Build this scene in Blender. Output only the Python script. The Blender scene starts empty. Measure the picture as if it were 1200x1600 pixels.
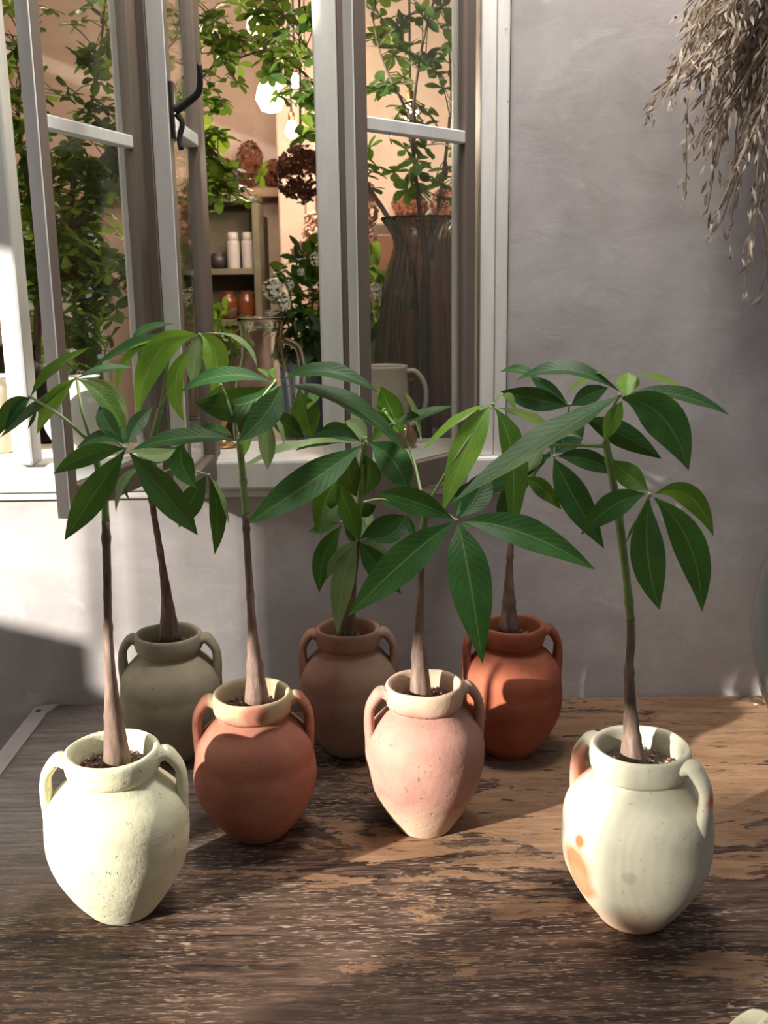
import bpy, bmesh, math, random
from mathutils import Vector, Matrix, noise
C = bpy.context.scene.collection
SC = bpy.context.scene
V = Vector
PI = math.pi
TZ = 0.74                      # table top height
WY = 1.457                     # outer face of the shop wall

# ------------------------------------------------------------------ camera
FPX, PITCH, ROLL, CH = 1650.0, math.radians(13), 0.0145, 1.36
FWD = V((0, math.cos(PITCH), -math.sin(PITCH))); UP0 = V((0, math.sin(PITCH), math.cos(PITCH)))
RIGHT = V((1, 0, 0)) * math.cos(ROLL) - UP0 * math.sin(ROLL)
UP = V((1, 0, 0)) * math.sin(ROLL) + UP0 * math.cos(ROLL)
CAM = V((0, 0, CH))
cd = bpy.data.cameras.new('camera'); cam = bpy.data.objects.new('camera', cd); C.objects.link(cam)
cd.sensor_fit = 'VERTICAL'; cd.sensor_height = 32.0; cd.lens = 32.0 * FPX / 1600.0
cd.clip_start = 0.02
mm = Matrix((RIGHT, UP, -FWD)).transposed().to_4x4(); mm.translation = CAM
cam.matrix_world = mm
SC.camera = cam
cd.dof.use_dof = True; cd.dof.focus_distance = 1.08; cd.dof.aperture_fstop = 13.0

# ------------------------------------------------------------------ world, sun, exposure
SC.view_settings.view_transform = 'Standard'; SC.view_settings.look = 'None'
SC.view_settings.exposure = 0.0; SC.view_settings.gamma = 1.0
SC.view_settings.use_curve_mapping = False
w = bpy.data.worlds.new('sky'); SC.world = w; w.use_nodes = True
bg = w.node_tree.nodes['Background']
bg.inputs['Color'].default_value = (0.82, 0.90, 1.05, 1); bg.inputs['Strength'].default_value = 0.30
SAZ, SEL = math.radians(36.4), math.radians(18.3)
SDIR = V((math.cos(SAZ) * math.cos(SEL), math.sin(SAZ) * math.cos(SEL), -math.sin(SEL)))
sl = bpy.data.lights.new('sun', 'SUN'); sl.energy = 12.0; sl.angle = math.radians(1.1); sl.color = (1.0, 0.95, 0.87)
so = bpy.data.objects.new('sun', sl); C.objects.link(so)
so.rotation_euler = SDIR.to_track_quat('-Z', 'Y').to_euler(); so.location = -SDIR * 8
# fill light added out of view to brighten the wall top (globe further down)
LAMP_P = V((0.08, 1.14, 2.34))
tl = bpy.data.lights.new('fill_light', 'POINT'); tl.energy = 58; tl.color = (1.0, 0.94, 0.88); tl.shadow_soft_size = 0.16
tlo = bpy.data.objects.new('fill_light', tl); C.objects.link(tlo); tlo.location = LAMP_P

# ------------------------------------------------------------------ helpers
def ray(x, y): return FWD + RIGHT * ((x - 600) / FPX) - UP * ((y - 800) / FPX)
def at(x, y, Y):                                   # point of the photograph at distance Y in front of the camera
    d = ray(x, y); return CAM + d * (Y / d.y)
def atz(x, y, z):
    d = ray(x, y); return CAM + d * ((z - CH) / d.z)
def link(name, me, mat=None, parent=None, loc=None):
    o = bpy.data.objects.new(name, me); C.objects.link(o)
    if mat is not None and len(me.materials) == 0: me.materials.append(mat)
    if parent: o.parent = parent
    if loc is not None: o.location = loc
    return o
def fin(name, bm, mat=None, parent=None, smooth=False, loc=None, nrm=True):
    if nrm: bmesh.ops.recalc_face_normals(bm, faces=bm.faces)
    me = bpy.data.meshes.new(name); bm.to_mesh(me); bm.free()
    if smooth:
        for p in me.polygons: p.use_smooth = True
    return link(name, me, mat, parent, loc)
def empty(name, loc, rz=0):
    o = bpy.data.objects.new(name, None); C.objects.link(o); o.location = loc; o.rotation_euler = (0, 0, rz)
    o.empty_display_size = 0.05; return o
def tag(o, label=None, cat=None, group=None, kind=None):
    if label: o['label'] = label
    if cat: o['category'] = cat
    if group: o['group'] = group
    if kind: o['kind'] = kind
    return o
def box(bm, x0, x1, y0, y1, z0, z1, bev=0.0, M=None):
    r = bmesh.ops.create_cube(bm, size=1)
    vs = r['verts']
    for v in vs:
        v.co = V(((x0 + x1) / 2 + v.co.x * (x1 - x0), (y0 + y1) / 2 + v.co.y * (y1 - y0), (z0 + z1) / 2 + v.co.z * (z1 - z0)))
    if bev > 0:
        es = list({e for v in vs for e in v.link_edges})
        b = bmesh.ops.bevel(bm, geom=es, offset=bev, segments=2, affect='EDGES', profile=0.5)
        vs = list({v for f in b['faces'] for v in f.verts} | {v for v in vs if v.is_valid})
    if M is not None:
        for v in vs: v.co = M @ v.co
    return vs
def boxo(name, x0, x1, y0, y1, z0, z1, mat, parent=None, bev=0.0):
    bm = bmesh.new(); box(bm, x0, x1, y0, y1, z0, z1, bev); return fin(name, bm, mat, parent)
def lathe(bm, prof, seg=48, fn=None, close_bottom=True):
    rings = []
    for (r, z) in prof:
        ring = []
        for i in range(seg):
            a = 2 * PI * i / seg
            p = V((r * math.cos(a), r * math.sin(a), z))
            if fn: p = fn(p, a)
            ring.append(bm.verts.new(p))
        rings.append(ring)
    for k in range(len(rings) - 1):
        A, B = rings[k], rings[k + 1]
        for i in range(seg):
            j = (i + 1) % seg
            bm.faces.new((A[i], A[j], B[j], B[i]))
    if close_bottom: bm.faces.new(list(reversed(rings[0])))
    return rings
def tube(bm, pts, rad, seg=8, flat=1.0, side=None, caps=True):
    n = len(pts); rings = []
    prev = None
    for i, p in enumerate(pts):
        t = (pts[min(i + 1, n - 1)] - pts[max(i - 1, 0)]).normalized()
        if side is not None: s = V(side)
        else: s = prev if prev is not None else (V((0, 0, 1)) if abs(t.z) < 0.8 else V((1, 0, 0)))
        s = (s - t * s.dot(t)).normalized(); prev = s
        b = t.cross(s)
        r = rad[i] if isinstance(rad, (list, tuple)) else rad
        rings.append([bm.verts.new(p + s * (math.cos(2 * PI * k / seg) * r) + b * (math.sin(2 * PI * k / seg) * r * flat)) for k in range(seg)])
    for a, b2 in zip(rings, rings[1:]):
        for k in range(seg): bm.faces.new((a[k], a[(k + 1) % seg], b2[(k + 1) % seg], b2[k]))
    if caps:
        bm.faces.new(list(reversed(rings[0]))); bm.faces.new(rings[-1])
def smooth_path(pts, n=6):                         # catmull-rom through points
    out = []
    P = [pts[0] * 2 - pts[1]] + list(pts) + [pts[-1] * 2 - pts[-2]]
    for i in range(1, len(P) - 2):
        for k in range(n):
            t = k / n
            a, b, c, d = P[i - 1], P[i], P[i + 1], P[i + 2]
            out.append(0.5 * ((2 * b) + (c - a) * t + (2 * a - 5 * b + 4 * c - d) * t * t + (3 * b - a - 3 * c + d) * t ** 3))
    out.append(pts[-1].copy()); return out
def lerp(a, b, t): return a + (b - a) * t

# ------------------------------------------------------------------ materials
class NT:
    def __init__(s, name):
        s.m = bpy.data.materials.new(name); s.m.use_nodes = True; s.t = s.m.node_tree; s.n = s.t.nodes
        s.p = s.n['Principled BSDF']; s.out = s.n['Material Output']
    def node(s, ty, **kw):
        x = s.n.new(ty)
        for k, v in kw.items(): setattr(x, k, v)
        return x
    def L(s, a, b): s.t.links.new(a, b)
    def coord(s, scale=(1, 1, 1), kind='Object', rot=(0, 0, 0)):
        tc = s.node('ShaderNodeTexCoord'); mp = s.node('ShaderNodeMapping'); mp.inputs['Scale'].default_value = scale
        mp.inputs['Rotation'].default_value = rot
        s.L(tc.outputs[kind], mp.inputs['Vector']); return mp.outputs['Vector']
    def noise(s, vec, scale, detail=4, rough=0.55, dist=0.0):
        x = s.node('ShaderNodeTexNoise'); s.L(vec, x.inputs['Vector'])
        x.inputs['Scale'].default_value = scale; x.inputs['Detail'].default_value = detail
        x.inputs['Roughness'].default_value = rough; x.inputs['Distortion'].default_value = dist
        return x.outputs['Fac']
    def ramp(s, fac, stops, interp='LINEAR'):
        x = s.node('ShaderNodeValToRGB'); s.L(fac, x.inputs['Fac']); e = x.color_ramp.elements
        x.color_ramp.interpolation = interp
        while len(e) < len(stops): e.new(0.5)
        for i, (p, c) in enumerate(stops):
            e[i].position = p; e[i].color = (c, c, c, 1) if not hasattr(c, '__len__') else (*c, 1)
        return x.outputs['Color']
    def mix(s, fac, a, b, mode='MIX'):
        x = s.node('ShaderNodeMix'); x.data_type = 'RGBA'; x.blend_type = mode
        for i, val in ((0, fac), (6, a), (7, b)):
            if hasattr(val, 'is_output') or isinstance(val, bpy.types.NodeSocket): s.L(val, x.inputs[i])
            elif i == 0: x.inputs[0].default_value = val
            else: x.inputs[i].default_value = (*val, 1)
        return x.outputs[2]
    def math(s, op, a, b=None, clamp=False):
        x = s.node('ShaderNodeMath'); x.operation = op; x.use_clamp = clamp
        for i, val in enumerate((a, b)):
            if val is None: continue
            if isinstance(val, bpy.types.NodeSocket): s.L(val, x.inputs[i])
            else: x.inputs[i].default_value = val
        return x.outputs[0]
    def color(s, c):
        if isinstance(c, bpy.types.NodeSocket): s.L(c, s.p.inputs['Base Color'])
        else: s.p.inputs['Base Color'].default_value = (*c, 1)
    def bump(s, h, strength=0.3, dist=0.002):
        b = s.node('ShaderNodeBump'); b.inputs['Strength'].default_value = strength; b.inputs['Distance'].default_value = dist
        s.L(h, b.inputs['Height']); s.L(b.outputs['Normal'], s.p.inputs['Normal']); return b
    def rough(s, r):
        if isinstance(r, bpy.types.NodeSocket): s.L(r, s.p.inputs['Roughness'])
        else: s.p.inputs['Roughness'].default_value = r

def m_simple(name, c, rough=0.6, var=0.12, scale=20, bump=0.0, metal=0.0):
    n = NT(name); v = n.coord(); f = n.noise(v, scale, 5)
    d = tuple(x * (1 - var) for x in c); l = tuple(min(1, x * (1 + var)) for x in c)
    n.color(n.ramp(f, [(0.3, d), (0.7, l)])); n.rough(rough); n.p.inputs['Metallic'].default_value = metal
    if bump: n.bump(f, bump, 0.002)
    return n.m
def m_clay(name, base, dark, light, spots=None, foot=None, top=None, bump=0.35, side=None):
    n = NT(name); v = n.coord()
    f = n.noise(v, 16, 6, 0.6); c = n.ramp(f, [(0.3, dark), (0.5, base), (0.72, light)])
    band = n.noise(n.coord((3, 3, 60)), 1.2, 3, 0.5)          # throwing rings
    c = n.mix(n.math('MULTIPLY', band, 0.35), c, dark)
    sep = n.node('ShaderNodeSeparateXYZ'); n.L(v, sep.inputs[0])
    wob = n.math('MULTIPLY', n.math('SUBTRACT', n.noise(v, 22, 3), 0.5), 0.05)
    zz = n.math('ADD', sep.outputs[2], wob)
    if foot is not None:
        k = n.ramp(n.math('MULTIPLY', zz, 10), [(foot[1], 1.0), (foot[2], 0.0)]); c = n.mix(k, c, foot[0])
    if top is not None:
        k = n.ramp(n.math('MULTIPLY', zz, 5), [(top[1], 0.0), (top[2], 1.0)])
        rl = n.math('SQRT', n.math('ADD', n.math('POWER', sep.outputs[0], 2.0), n.math('POWER', sep.outputs[1], 2.0)))
        k = n.math('MULTIPLY', k, n.ramp(n.math('MULTIPLY', rl, 10), [(.46, 1.0), (.50, 0.0)])); c = n.mix(k, c, top[0])
    if side is not None:                                      # a fired blush on one flank: (colour, axis direction)
        d = n.math('ADD', n.math('MULTIPLY', sep.outputs[0], side[1][0]), n.math('MULTIPLY', sep.outputs[1], side[1][1]))
        d = n.math('ADD', d, n.math('MULTIPLY', wob, 0.8))
        k = n.ramp(n.math('MULTIPLY', d, 10), [(side[2], 0.0), (side[3], 1.0)]); c = n.mix(k, c, side[0])
    if spots is not None:
        for (pos, rad, col) in spots:
            vs = n.node('ShaderNodeVectorMath', operation='DISTANCE'); n.L(v, vs.inputs[0]); vs.inputs[1].default_value = pos
            dd = n.math('ADD', vs.outputs['Value'], n.math('MULTIPLY', wob, 0.35))
            k = n.ramp(n.math('DIVIDE', dd, rad), [(0.55, 1.0), (1.0, 0.0)]); c = n.mix(k, c, col)
    pits = n.ramp(n.noise(v, 170, 2, 0.5), [(0.27, 0.0), (0.33, 1.0)])
    c = n.mix(n.math('MULTIPLY', n.math('SUBTRACT', 1.0, pits), 0.4), c, tuple(x * 0.45 for x in dark))
    n.color(c); n.rough(0.9); n.p.inputs['Specular IOR Level'].default_value = 0.25
    h = n.math('ADD', n.math('MULTIPLY', n.noise(v, 140, 6, 0.65), 0.5), n.math('ADD', n.math('MULTIPLY', pits, 0.35), n.math('MULTIPLY', band, 0.5)))
    n.bump(h, bump, 0.0016)
    return n.m
def m_leaf(name, base, dark, vein, trans=0.25, rough=0.50, vary=0.06):
    n = NT(name)
    uv = n.node('ShaderNodeUVMap'); sp = n.node('ShaderNodeSeparateXYZ'); n.L(uv.outputs[0], sp.inputs[0])
    a = n.math('ABSOLUTE', n.math('SUBTRACT', sp.outputs[0], 0.5))
    rib = n.ramp(a, [(0.012, 1.0), (0.035, 0.0)])
    ph = n.math('SUBTRACT', n.math('MULTIPLY', sp.outputs[1], 13.0), n.math('MULTIPLY', a, 5.0))
    sv = n.math('SINE', n.math('MULTIPLY', ph, 2 * PI))
    side = n.ramp(n.math('ADD', n.math('MULTIPLY', sv, 0.5), 0.5), [(0.9, 0.0), (1.0, 1.0)])
    f = n.noise(n.coord(), 30, 3)
    c = n.ramp(f, [(0.3, dark), (0.7, base)])
    c = n.mix(n.math('MULTIPLY', side, 0.10), c, vein); c = n.mix(n.math('MULTIPLY', rib, 0.8), c, vein)
    n.color(c); n.rough(rough); n.p.inputs['Specular IOR Level'].default_value = 0.28
    n.bump(n.math('ADD', n.math('MULTIPLY', sv, 0.5), n.math('MULTIPLY', rib, -1.2)), 0.13, 0.001)
    tr = n.node('ShaderNodeBsdfTranslucent'); n.L(n.mix(0.35, c, (0.30, 0.50, 0.04)), tr.inputs[0])
    ms = n.node('ShaderNodeMixShader'); ms.inputs[0].default_value = trans
    n.L(n.p.outputs[0], ms.inputs[1]); n.L(tr.outputs[0], ms.inputs[2]); n.L(ms.outputs[0], n.out.inputs[0])
    return n.m
def m_pane(name):                                  # thin window glass
    n = NT(name); n.n.remove(n.p)
    t = n.node('ShaderNodeBsdfTransparent'); t.inputs[0].default_value = (0.94, 0.96, 0.95, 1)
    g = n.node('ShaderNodeBsdfGlossy'); g.inputs['Roughness'].default_value = 0.01
    lw = n.node('ShaderNodeLayerWeight'); lw.inputs[0].default_value = 0.5
    fr = n.math('ADD', n.math('MULTIPLY', n.math('POWER', lw.outputs['Facing'], 5.0), 0.9), 0.035)
    ms = n.node('ShaderNodeMixShader'); n.L(fr, ms.inputs[0]); n.L(t.outputs[0], ms.inputs[1]); n.L(g.outputs[0], ms.inputs[2])
    n.L(ms.outputs[0], n.out.inputs[0]); return n.m
def m_glass(name, c=(0.95, 0.97, 0.96), rough=0.0, ior=1.45):
    n = NT(name); n.color(c); n.p.inputs['Transmission Weight'].default_value = 1.0; n.rough(rough); n.p.inputs['IOR'].default_value = ior
    return n.m
def m_emit(name, c, s):
    n = NT(name); n.color((0.9, 0.8, 0.6)); n.p.inputs['Emission Color'].default_value = (*c, 1); n.p.inputs['Emission Strength'].default_value = s
    return n.m

def make_plaster(name, base, dark, light, warm):
    n = NT(name); v = n.coord()
    f = n.noise(v, 5.5, 6, 0.62, 0.5); c = n.ramp(f, [(0.30, dark), (0.5, base), (0.70, light)])
    f2 = n.noise(n.coord((1.0, 1, 1.5)), 13, 6, 0.62, 0.8)
    c = n.mix(n.ramp(f2, [(0.52, 0.0), (0.68, 0.6)]), c, warm)
    f3 = n.noise(n.coord((1.6, 1, 2.6), rot=(0, 0.5, 0)), 9.0, 5, 0.6, 0.6)     # trowel smears
    c = n.mix(n.ramp(f3, [(0.58, 0.0), (0.68, 0.55)]), c, light)
    f5 = n.noise(n.coord((1.2, 1, 2.2), rot=(0, -0.4, 0)), 7.0, 6, 0.65, 0.5)
    c = n.mix(n.ramp(f5, [(0.62, 0.0), (0.72, 0.5)]), c, dark)
    f4 = n.noise(v, 42, 5, 0.6)
    c = n.mix(n.ramp(f4, [(0.70, 0.0), (0.78, 0.3)]), c, dark)
    n.color(c); n.rough(0.85)
    h = n.math('ADD', n.math('MULTIPLY', f3, 0.8), n.math('ADD', n.math('MULTIPLY', f2, 0.6), n.math('MULTIPLY', f4, 0.25)))
    n.bump(h, 0.16, 0.006); return n.m
def make_wood_top():
    n = NT('weathered_table_wood'); v = n.coord()
    g = n.noise(n.coord((7, 75, 20)), 2.0, 7, 0.72, 0.5)
    old = n.ramp(g, [(0.36, (0.008, 0.005, 0.004)), (0.49, (0.052, 0.029, 0.019)), (0.66, (0.19, 0.117, 0.080))])
    big = n.noise(n.coord((1.0, 2.2, 1)), 5.0, 4, 0.6, 0.5)
    old = n.mix(n.ramp(big, [(0.46, 0.0), (0.66, 0.5)]), old, (0.125, 0.076, 0.052))
    # short pale flecks of lifted grain
    fl = n.noise(n.coord((26, 190, 20)), 3.2, 2, 0.5)
    flm = n.ramp(fl, [(0.58, 0.0), (0.66, 1.0)])
    flm = n.math('MULTIPLY', flm, n.ramp(n.noise(v, 6.0, 3), [(0.36, 0.0), (0.54, 0.75)]))
    old = n.mix(flm, old, (0.50, 0.37, 0.28))
    # tan under-veneer exposed in ragged patches
    tan = n.ramp(n.noise(n.coord((6, 30, 10)), 2.5, 5, 0.6), [(0.3, (0.19, 0.105, 0.056)), (0.7, (0.32, 0.19, 0.112))])
    pm = n.noise(n.coord((3.2, 8.5, 1)), 2.1, 7, 0.68, 0.35)
    loc = n.node('ShaderNodeVectorMath', operation='DISTANCE'); n.L(n.coord((1, 1.5, 1)), loc.inputs[0]); loc.inputs[1].default_value = (0.12 - .2675, (1.13 - .9385) * 1.5, TZ)
    near = n.ramp(loc.outputs['Value'], [(0.05, 0.20), (0.42, 0.0)])
    loc2 = n.node('ShaderNodeVectorMath', operation='DISTANCE'); n.L(v, loc2.inputs[0]); loc2.inputs[1].default_value = (0.44 - .2675, 1.30 - .9385, TZ)
    near2 = n.ramp(loc2.outputs['Value'], [(0.05, 0.24), (0.36, 0.0)])
    pm2 = n.math('ADD', n.math('ADD', pm, near), near2)
    k = n.ramp(pm2, [(0.60, 0.0), (0.615, 1.0)])
    chips = n.ramp(n.noise(n.coord((12, 62, 1)), 2.3, 5, 0.65, 0.3), [(0.365, 0.0), (0.39, 1.0)])
    k = n.math('MULTIPLY', k, chips)
    c = n.mix(k, old, tan)
    # pale scuffs
    sc = n.ramp(n.noise(n.coord((9, 16, 1)), 2.4, 5, 0.7, 0.8), [(0.69, 0.0), (0.73, 0.55)])
    c = n.mix(sc, c, (0.40, 0.31, 0.25))
    # grey bleached corner by the metal strip
    lg = n.node('ShaderNodeVectorMath', operation='DISTANCE'); n.L(v, lg.inputs[0]); lg.inputs[1].default_value = (-0.47 - .2675, 1.22 - .9385, TZ)
    c = n.mix(n.ramp(lg.outputs['Value'], [(0.10, 0.85), (0.36, 0.0)]), c, n.ramp(g, [(0.3, (0.12, 0.105, 0.092)), (0.7, (0.36, 0.32, 0.285))]))
    n.color(c); n.rough(n.ramp(g, [(0.3, 0.50), (0.7, 0.68)])); n.p.inputs['Specular IOR Level'].default_value = 0.25
    h = n.math('ADD', n.math('MULTIPLY', g, 0.7), n.math('ADD', n.math('MULTIPLY', flm, 0.5), n.math('MULTIPLY', k, 0.5)))
    n.bump(h, 0.7, 0.0025); return n.m
def make_bark():
    n = NT('sapling_bark'); g = n.noise(n.coord((90, 90, 14)), 1.5, 5, 0.65)
    c = n.ramp(g, [(0.3, (0.085, 0.050, 0.036)), (0.55, (0.21, 0.135, 0.10)), (0.75, (0.35, 0.25, 0.195))])
    n.color(c); n.rough(0.75); n.bump(g, 0.5, 0.0015); return n.m
def make_paint(name, c, chip):
    n = NT(name); v = n.coord(); f = n.noise(n.coord((8, 8, 1.5)), 3, 5, 0.6)
    col = n.ramp(f, [(0.3, tuple(x * 0.82 for x in c)), (0.6, c)])
    col = n.mix(n.ramp(n.noise(v, 32, 5, 0.6), [(0.70, 0.0), (0.74, 0.7)]), col, chip)
    n.color(col); n.rough(0.55); n.bump(f, 0.2, 0.001); return n.m

WALL = make_plaster('lime_plaster', (0.49, 0.445, 0.435), (0.39, 0.355, 0.345), (0.60, 0.555, 0.54), (0.44, 0.395, 0.375))
ROOM = make_plaster('room_plaster', (0.62, 0.47, 0.385), (0.54, 0.40, 0.32), (0.68, 0.53, 0.44), (0.58, 0.43, 0.35))
WOODTOP = make_wood_top()
BARK = make_bark()
PAINT = make_paint('aged_white_paint', (0.86, 0.83, 0.78), (0.30, 0.25, 0.21))
SHADE_TAUPE = make_paint('shaded_side_paint', (0.185, 0.14, 0.112), (0.36, 0.32, 0.28))  # brown shade on the white sash faces and strips, put into the colour
PANE = m_pane('window_glass')
STEM = m_simple('green_stem', (0.20, 0.31, 0.09), 0.5, 0.25, 60)
STALK = m_simple('pale_stalk', (0.30, 0.40, 0.16), 0.5, 0.15, 60)
LEAF = {
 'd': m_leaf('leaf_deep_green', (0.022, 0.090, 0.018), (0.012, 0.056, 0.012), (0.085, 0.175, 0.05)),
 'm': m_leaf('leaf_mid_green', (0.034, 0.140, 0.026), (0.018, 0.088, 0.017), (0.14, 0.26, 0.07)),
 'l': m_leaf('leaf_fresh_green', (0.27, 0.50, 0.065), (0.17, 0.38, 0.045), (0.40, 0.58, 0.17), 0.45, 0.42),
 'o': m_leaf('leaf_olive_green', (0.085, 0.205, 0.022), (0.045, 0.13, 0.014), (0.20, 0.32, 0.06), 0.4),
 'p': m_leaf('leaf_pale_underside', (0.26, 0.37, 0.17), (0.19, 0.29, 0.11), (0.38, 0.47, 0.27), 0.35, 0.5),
}
SOIL = m_simple('potting_soil', (0.055, 0.033, 0.022), 0.95, 0.6, 220, 0.8)
PERL = m_simple('perlite', (0.62, 0.55, 0.48), 0.8)
BARKCHIP = m_simple('bark_chip', (0.23, 0.12, 0.085), 0.85, 0.3, 80)
STEEL = m_simple('dull_steel', (0.42, 0.37, 0.35), 0.55, 0.12, 30, 0.1, 0.25)
DARKIRON = m_simple('dark_iron', (0.05, 0.045, 0.045), 0.45, 0.2, 60, 0.2, 0.6)

# ------------------------------------------------------------------ setting: ground, walls
bm = bmesh.new(); box(bm, -9, 9, -7, WY + 0.02, -0.05, 0.0)
tag(fin('floor', bm, m_simple('ground_paving', (0.30, 0.27, 0.24), 0.9, 0.25, 3)), kind='structure')
bm = bmesh.new(); box(bm, -3.2, 2.6, WY + 0.02, 4.0, -0.05, 0.0)
tag(fin('floor_shop', bm, m_simple('shop_floor_boards', (0.16, 0.10, 0.065), 0.6, 0.25, 6)), kind='structure')
SILL_B, SILL_T, WTOP = 1.062, 1.103, 2.05
WX0, WX1 = -1.0, 0.172                             # opening in the front wall
WT = 0.16
bm = bmesh.new()
box(bm, -3.2, WX0, WY, WY + WT, 0, 2.95); box(bm, WX1, 2.6, WY, WY + WT, 0, 2.95)
box(bm, WX0, WX1, WY, WY + WT, 0, SILL_B); box(bm, WX0, WX1, WY, WY + WT, WTOP, 2.95)
tag(fin('wall_front', bm, WALL), kind='structure')
tag(boxo('wall_sky_blocker', -0.9, 5, -2.9, -2.7, 0, 2.1, m_simple('sky_blocker_wall', (0.20, 0.17, 0.15), 0.9, 0.25, 2)), kind='structure')  # added wall behind the camera, unseen, holds back sky light from the front
RB = 3.85                                          # back wall of the shop
bm = bmesh.new()
BX0, BX1, BZ0, BZ1 = -1.75, -0.98, 0.75, 1.62      # garden opening at the back left
box(bm, -3.2, BX0, RB, RB + .12, 0, 2.9); box(bm, BX1, 2.6, RB, RB + .12, 0, 2.9)
box(bm, BX0, BX1, RB, RB + .12, 0, BZ0); box(bm, BX0, BX1, RB, RB + .12, BZ1, 2.9)
tag(fin('wall_back', bm, ROOM), kind='structure')
tag(boxo('wall_left', -3.3, -3.2, WY, RB + .12, 0, 2.9, ROOM), kind='structure')
tag(boxo('wall_right', 2.6, 2.7, WY, RB + .12, 0, 2.9, ROOM), kind='structure')
tag(boxo('ceiling', -3.3, 2.7, WY, RB + .12, 2.95, 3.05, ROOM), kind='structure')
px0 = at(437, 380, 3.45).x
tag(boxo('wall_pier', px0, px0 + 0.62, 3.45, RB, 0, 2.9, ROOM, bev=0.008), kind='structure')
# far garden window in the back wall
w2 = empty('window_2', ((BX0 + BX1) / 2, RB + .06, BZ0)); tag(w2, kind='structure')
hw, hh = (BX1 - BX0) / 2, BZ1 - BZ0
for (a, b, c, d) in ((-hw, -hw + .04, 0, hh), (hw - .04, hw, 0, hh), (-.02, .02, 0, hh)):
    boxo('frame_post', a, b, -.03, .03, c, d, PAINT, w2, .003)
for (c, d) in ((0, .04), (hh - .04, hh), (hh * .55, hh * .55 + .025)):
    boxo('frame_rail', -hw, hw, -.026, .026, c, d, PAINT, w2, .003)
boxo('pane', -hw + .04, hw - .04, -.002, .002, .04, hh - .04, PANE, w2)

# ------------------------------------------------------------------ window with opened sashes
win = empty('window_1', (0, WY, SILL_T)); tag(win, kind='structure')
def wpart(name, xa, xb, ya, yb, za, zb, mat, bev=0.002):
    return boxo(name, xa, xb, ya - WY, yb - WY, za - SILL_T, zb - SILL_T, mat, win, bev)
def X(px, py, Y=WY): return at(px, py, Y).x
wpart('sill', WX0 - .01, WX1 + .0, WY - .018, WY + .16, SILL_B, SILL_T, PAINT, .004)
wpart('sill_lip', WX0 - .01, WX1 + .0, WY - .010, WY + .0, SILL_B - .012, SILL_B - .001, PAINT, .003)
wpart('head', WX0, WX1, WY - .004, WY + .10, WTOP - .05, WTOP, PAINT)
wpart('post', X(2, 400), X(35, 400), WY - .03, WY + .012, SILL_T, WTOP - .05, PAINT, .004)
wpart('post', WX0 + .002, WX0 + .05, WY - .004, WY + .05, SILL_T, WTOP - .05, PAINT, .004)
for (a, b, s, yy) in ((174, 209, 219, 100), (281, 300, 307, 100), (489, 526, 538, 100), (709, 731, 740, 100)):
    wpart('post', X(a, yy), X(b, yy), WY, WY + .045, SILL_T, WTOP - .05, PAINT, .003)
    wpart('stop_strip', X(b, yy) + .0005, X(s, yy), WY + .006, WY + .04, SILL_T, WTOP - .05, SHADE_TAUPE, .001)
wpart('jamb', X(752, 100), X(776, 100), WY - .004, WY + .09, SILL_T, WTOP - .05, PAINT, .003)
wpart('architrave', X(776, 100) + .0005, X(796, 100), WY - .010, WY + .02, SILL_B, WTOP, PAINT, .003)
SB = 1.078
def sash(hx, hy, fx, fy, sw, th, muntin_z, latch=False, batten=False):
    L = math.hypot(fx - hx, fy - hy); a = math.atan2(fy - hy, fx - hx)
    s = empty('sash', (hx, hy - WY, SB - SILL_T), a); s.parent = win
    H = WTOP - .06 - SB
    # local x runs from the hinge to the free edge; the outer face looks to +y or -y by the turn
    def sp(name, xa, xb, za, zb, mat, t=th, bev=.002, y0=None):
        return boxo(name, xa, xb, -t / 2, t / 2, za, zb, mat, s, bev)
    sp('stile', 0, sw, 0, H, SHADE_TAUPE); sp('stile', L - sw, L, 0, H, SHADE_TAUPE)
    boxo('edge_strip', L, L + .003, -th / 2, th / 2, 0, H, PAINT, s, .0008)
    sp('rail', sw + .0004, L - sw - .0004, 0, .036, SHADE_TAUPE); sp('rail', sw + .0004, L - sw - .0004, H - .036, H, SHADE_TAUPE)
    sp('glazing_bar', sw + .0004, L - sw - .0004, muntin_z - SB - .008, muntin_z - SB + .008, PAINT, th * .9)
    boxo('pane', sw - .003, L - sw + .003, -.0015, .0015, .034, muntin_z - SB - .006, PANE, s)
    boxo('pane', sw - .003, L - sw + .003, -.0015, .0015, muntin_z - SB + .006, H - .034, PANE, s)
    if batten:
        boxo('meeting_batten', L - .012, L + .006, -th / 2 - .0106, -th / 2 - .0004, 0, H, SHADE_TAUPE, s, .001)
    if latch:
        h = bmesh.new()
        zc = muntin_z - SB + .012
        box(h, L - .022, L - .006, th / 2 + .0002, th / 2 + .004, zc - .03, zc + .03, .001)
        P = [V((L - .014, th / 2 + .004, zc)), V((L - .014, th / 2 + .012, zc + .004)), V((L - .012, th / 2 + .022, zc + .010)),
             V((L - .008, th / 2 + .033, zc + .018)), V((L - .004, th / 2 + .036, zc + .032)), V((L - .002, th / 2 + .036, zc + .046))]
        tube(h, smooth_path(P, 4), [.0055 - .0025 * i / 20 for i in range(21)], 8)
        P = [V((L - .014, th / 2 + .006, zc - .004)), V((L - .013, th / 2 + .012, zc - .014)), V((L - .012, th / 2 + .008, zc - .030)), V((L - .010, th / 2 + .010, zc - .042))]
        tube(h, smooth_path(P, 4), .0032, 7)
        fin('latch_handle', h, DARKIRON, s, True)
    return s
MZ = 1.523
sash(X(211, 200) , WY - .002, -.3757, 1.213, .020, .016, MZ)
sash(X(304, 200), WY - .002, -.2408, 1.236, .024, .019, MZ, latch=True, batten=True)
sash(X(737, 200), WY - .002, -.0315, 1.270, .022, .014, MZ)

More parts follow.
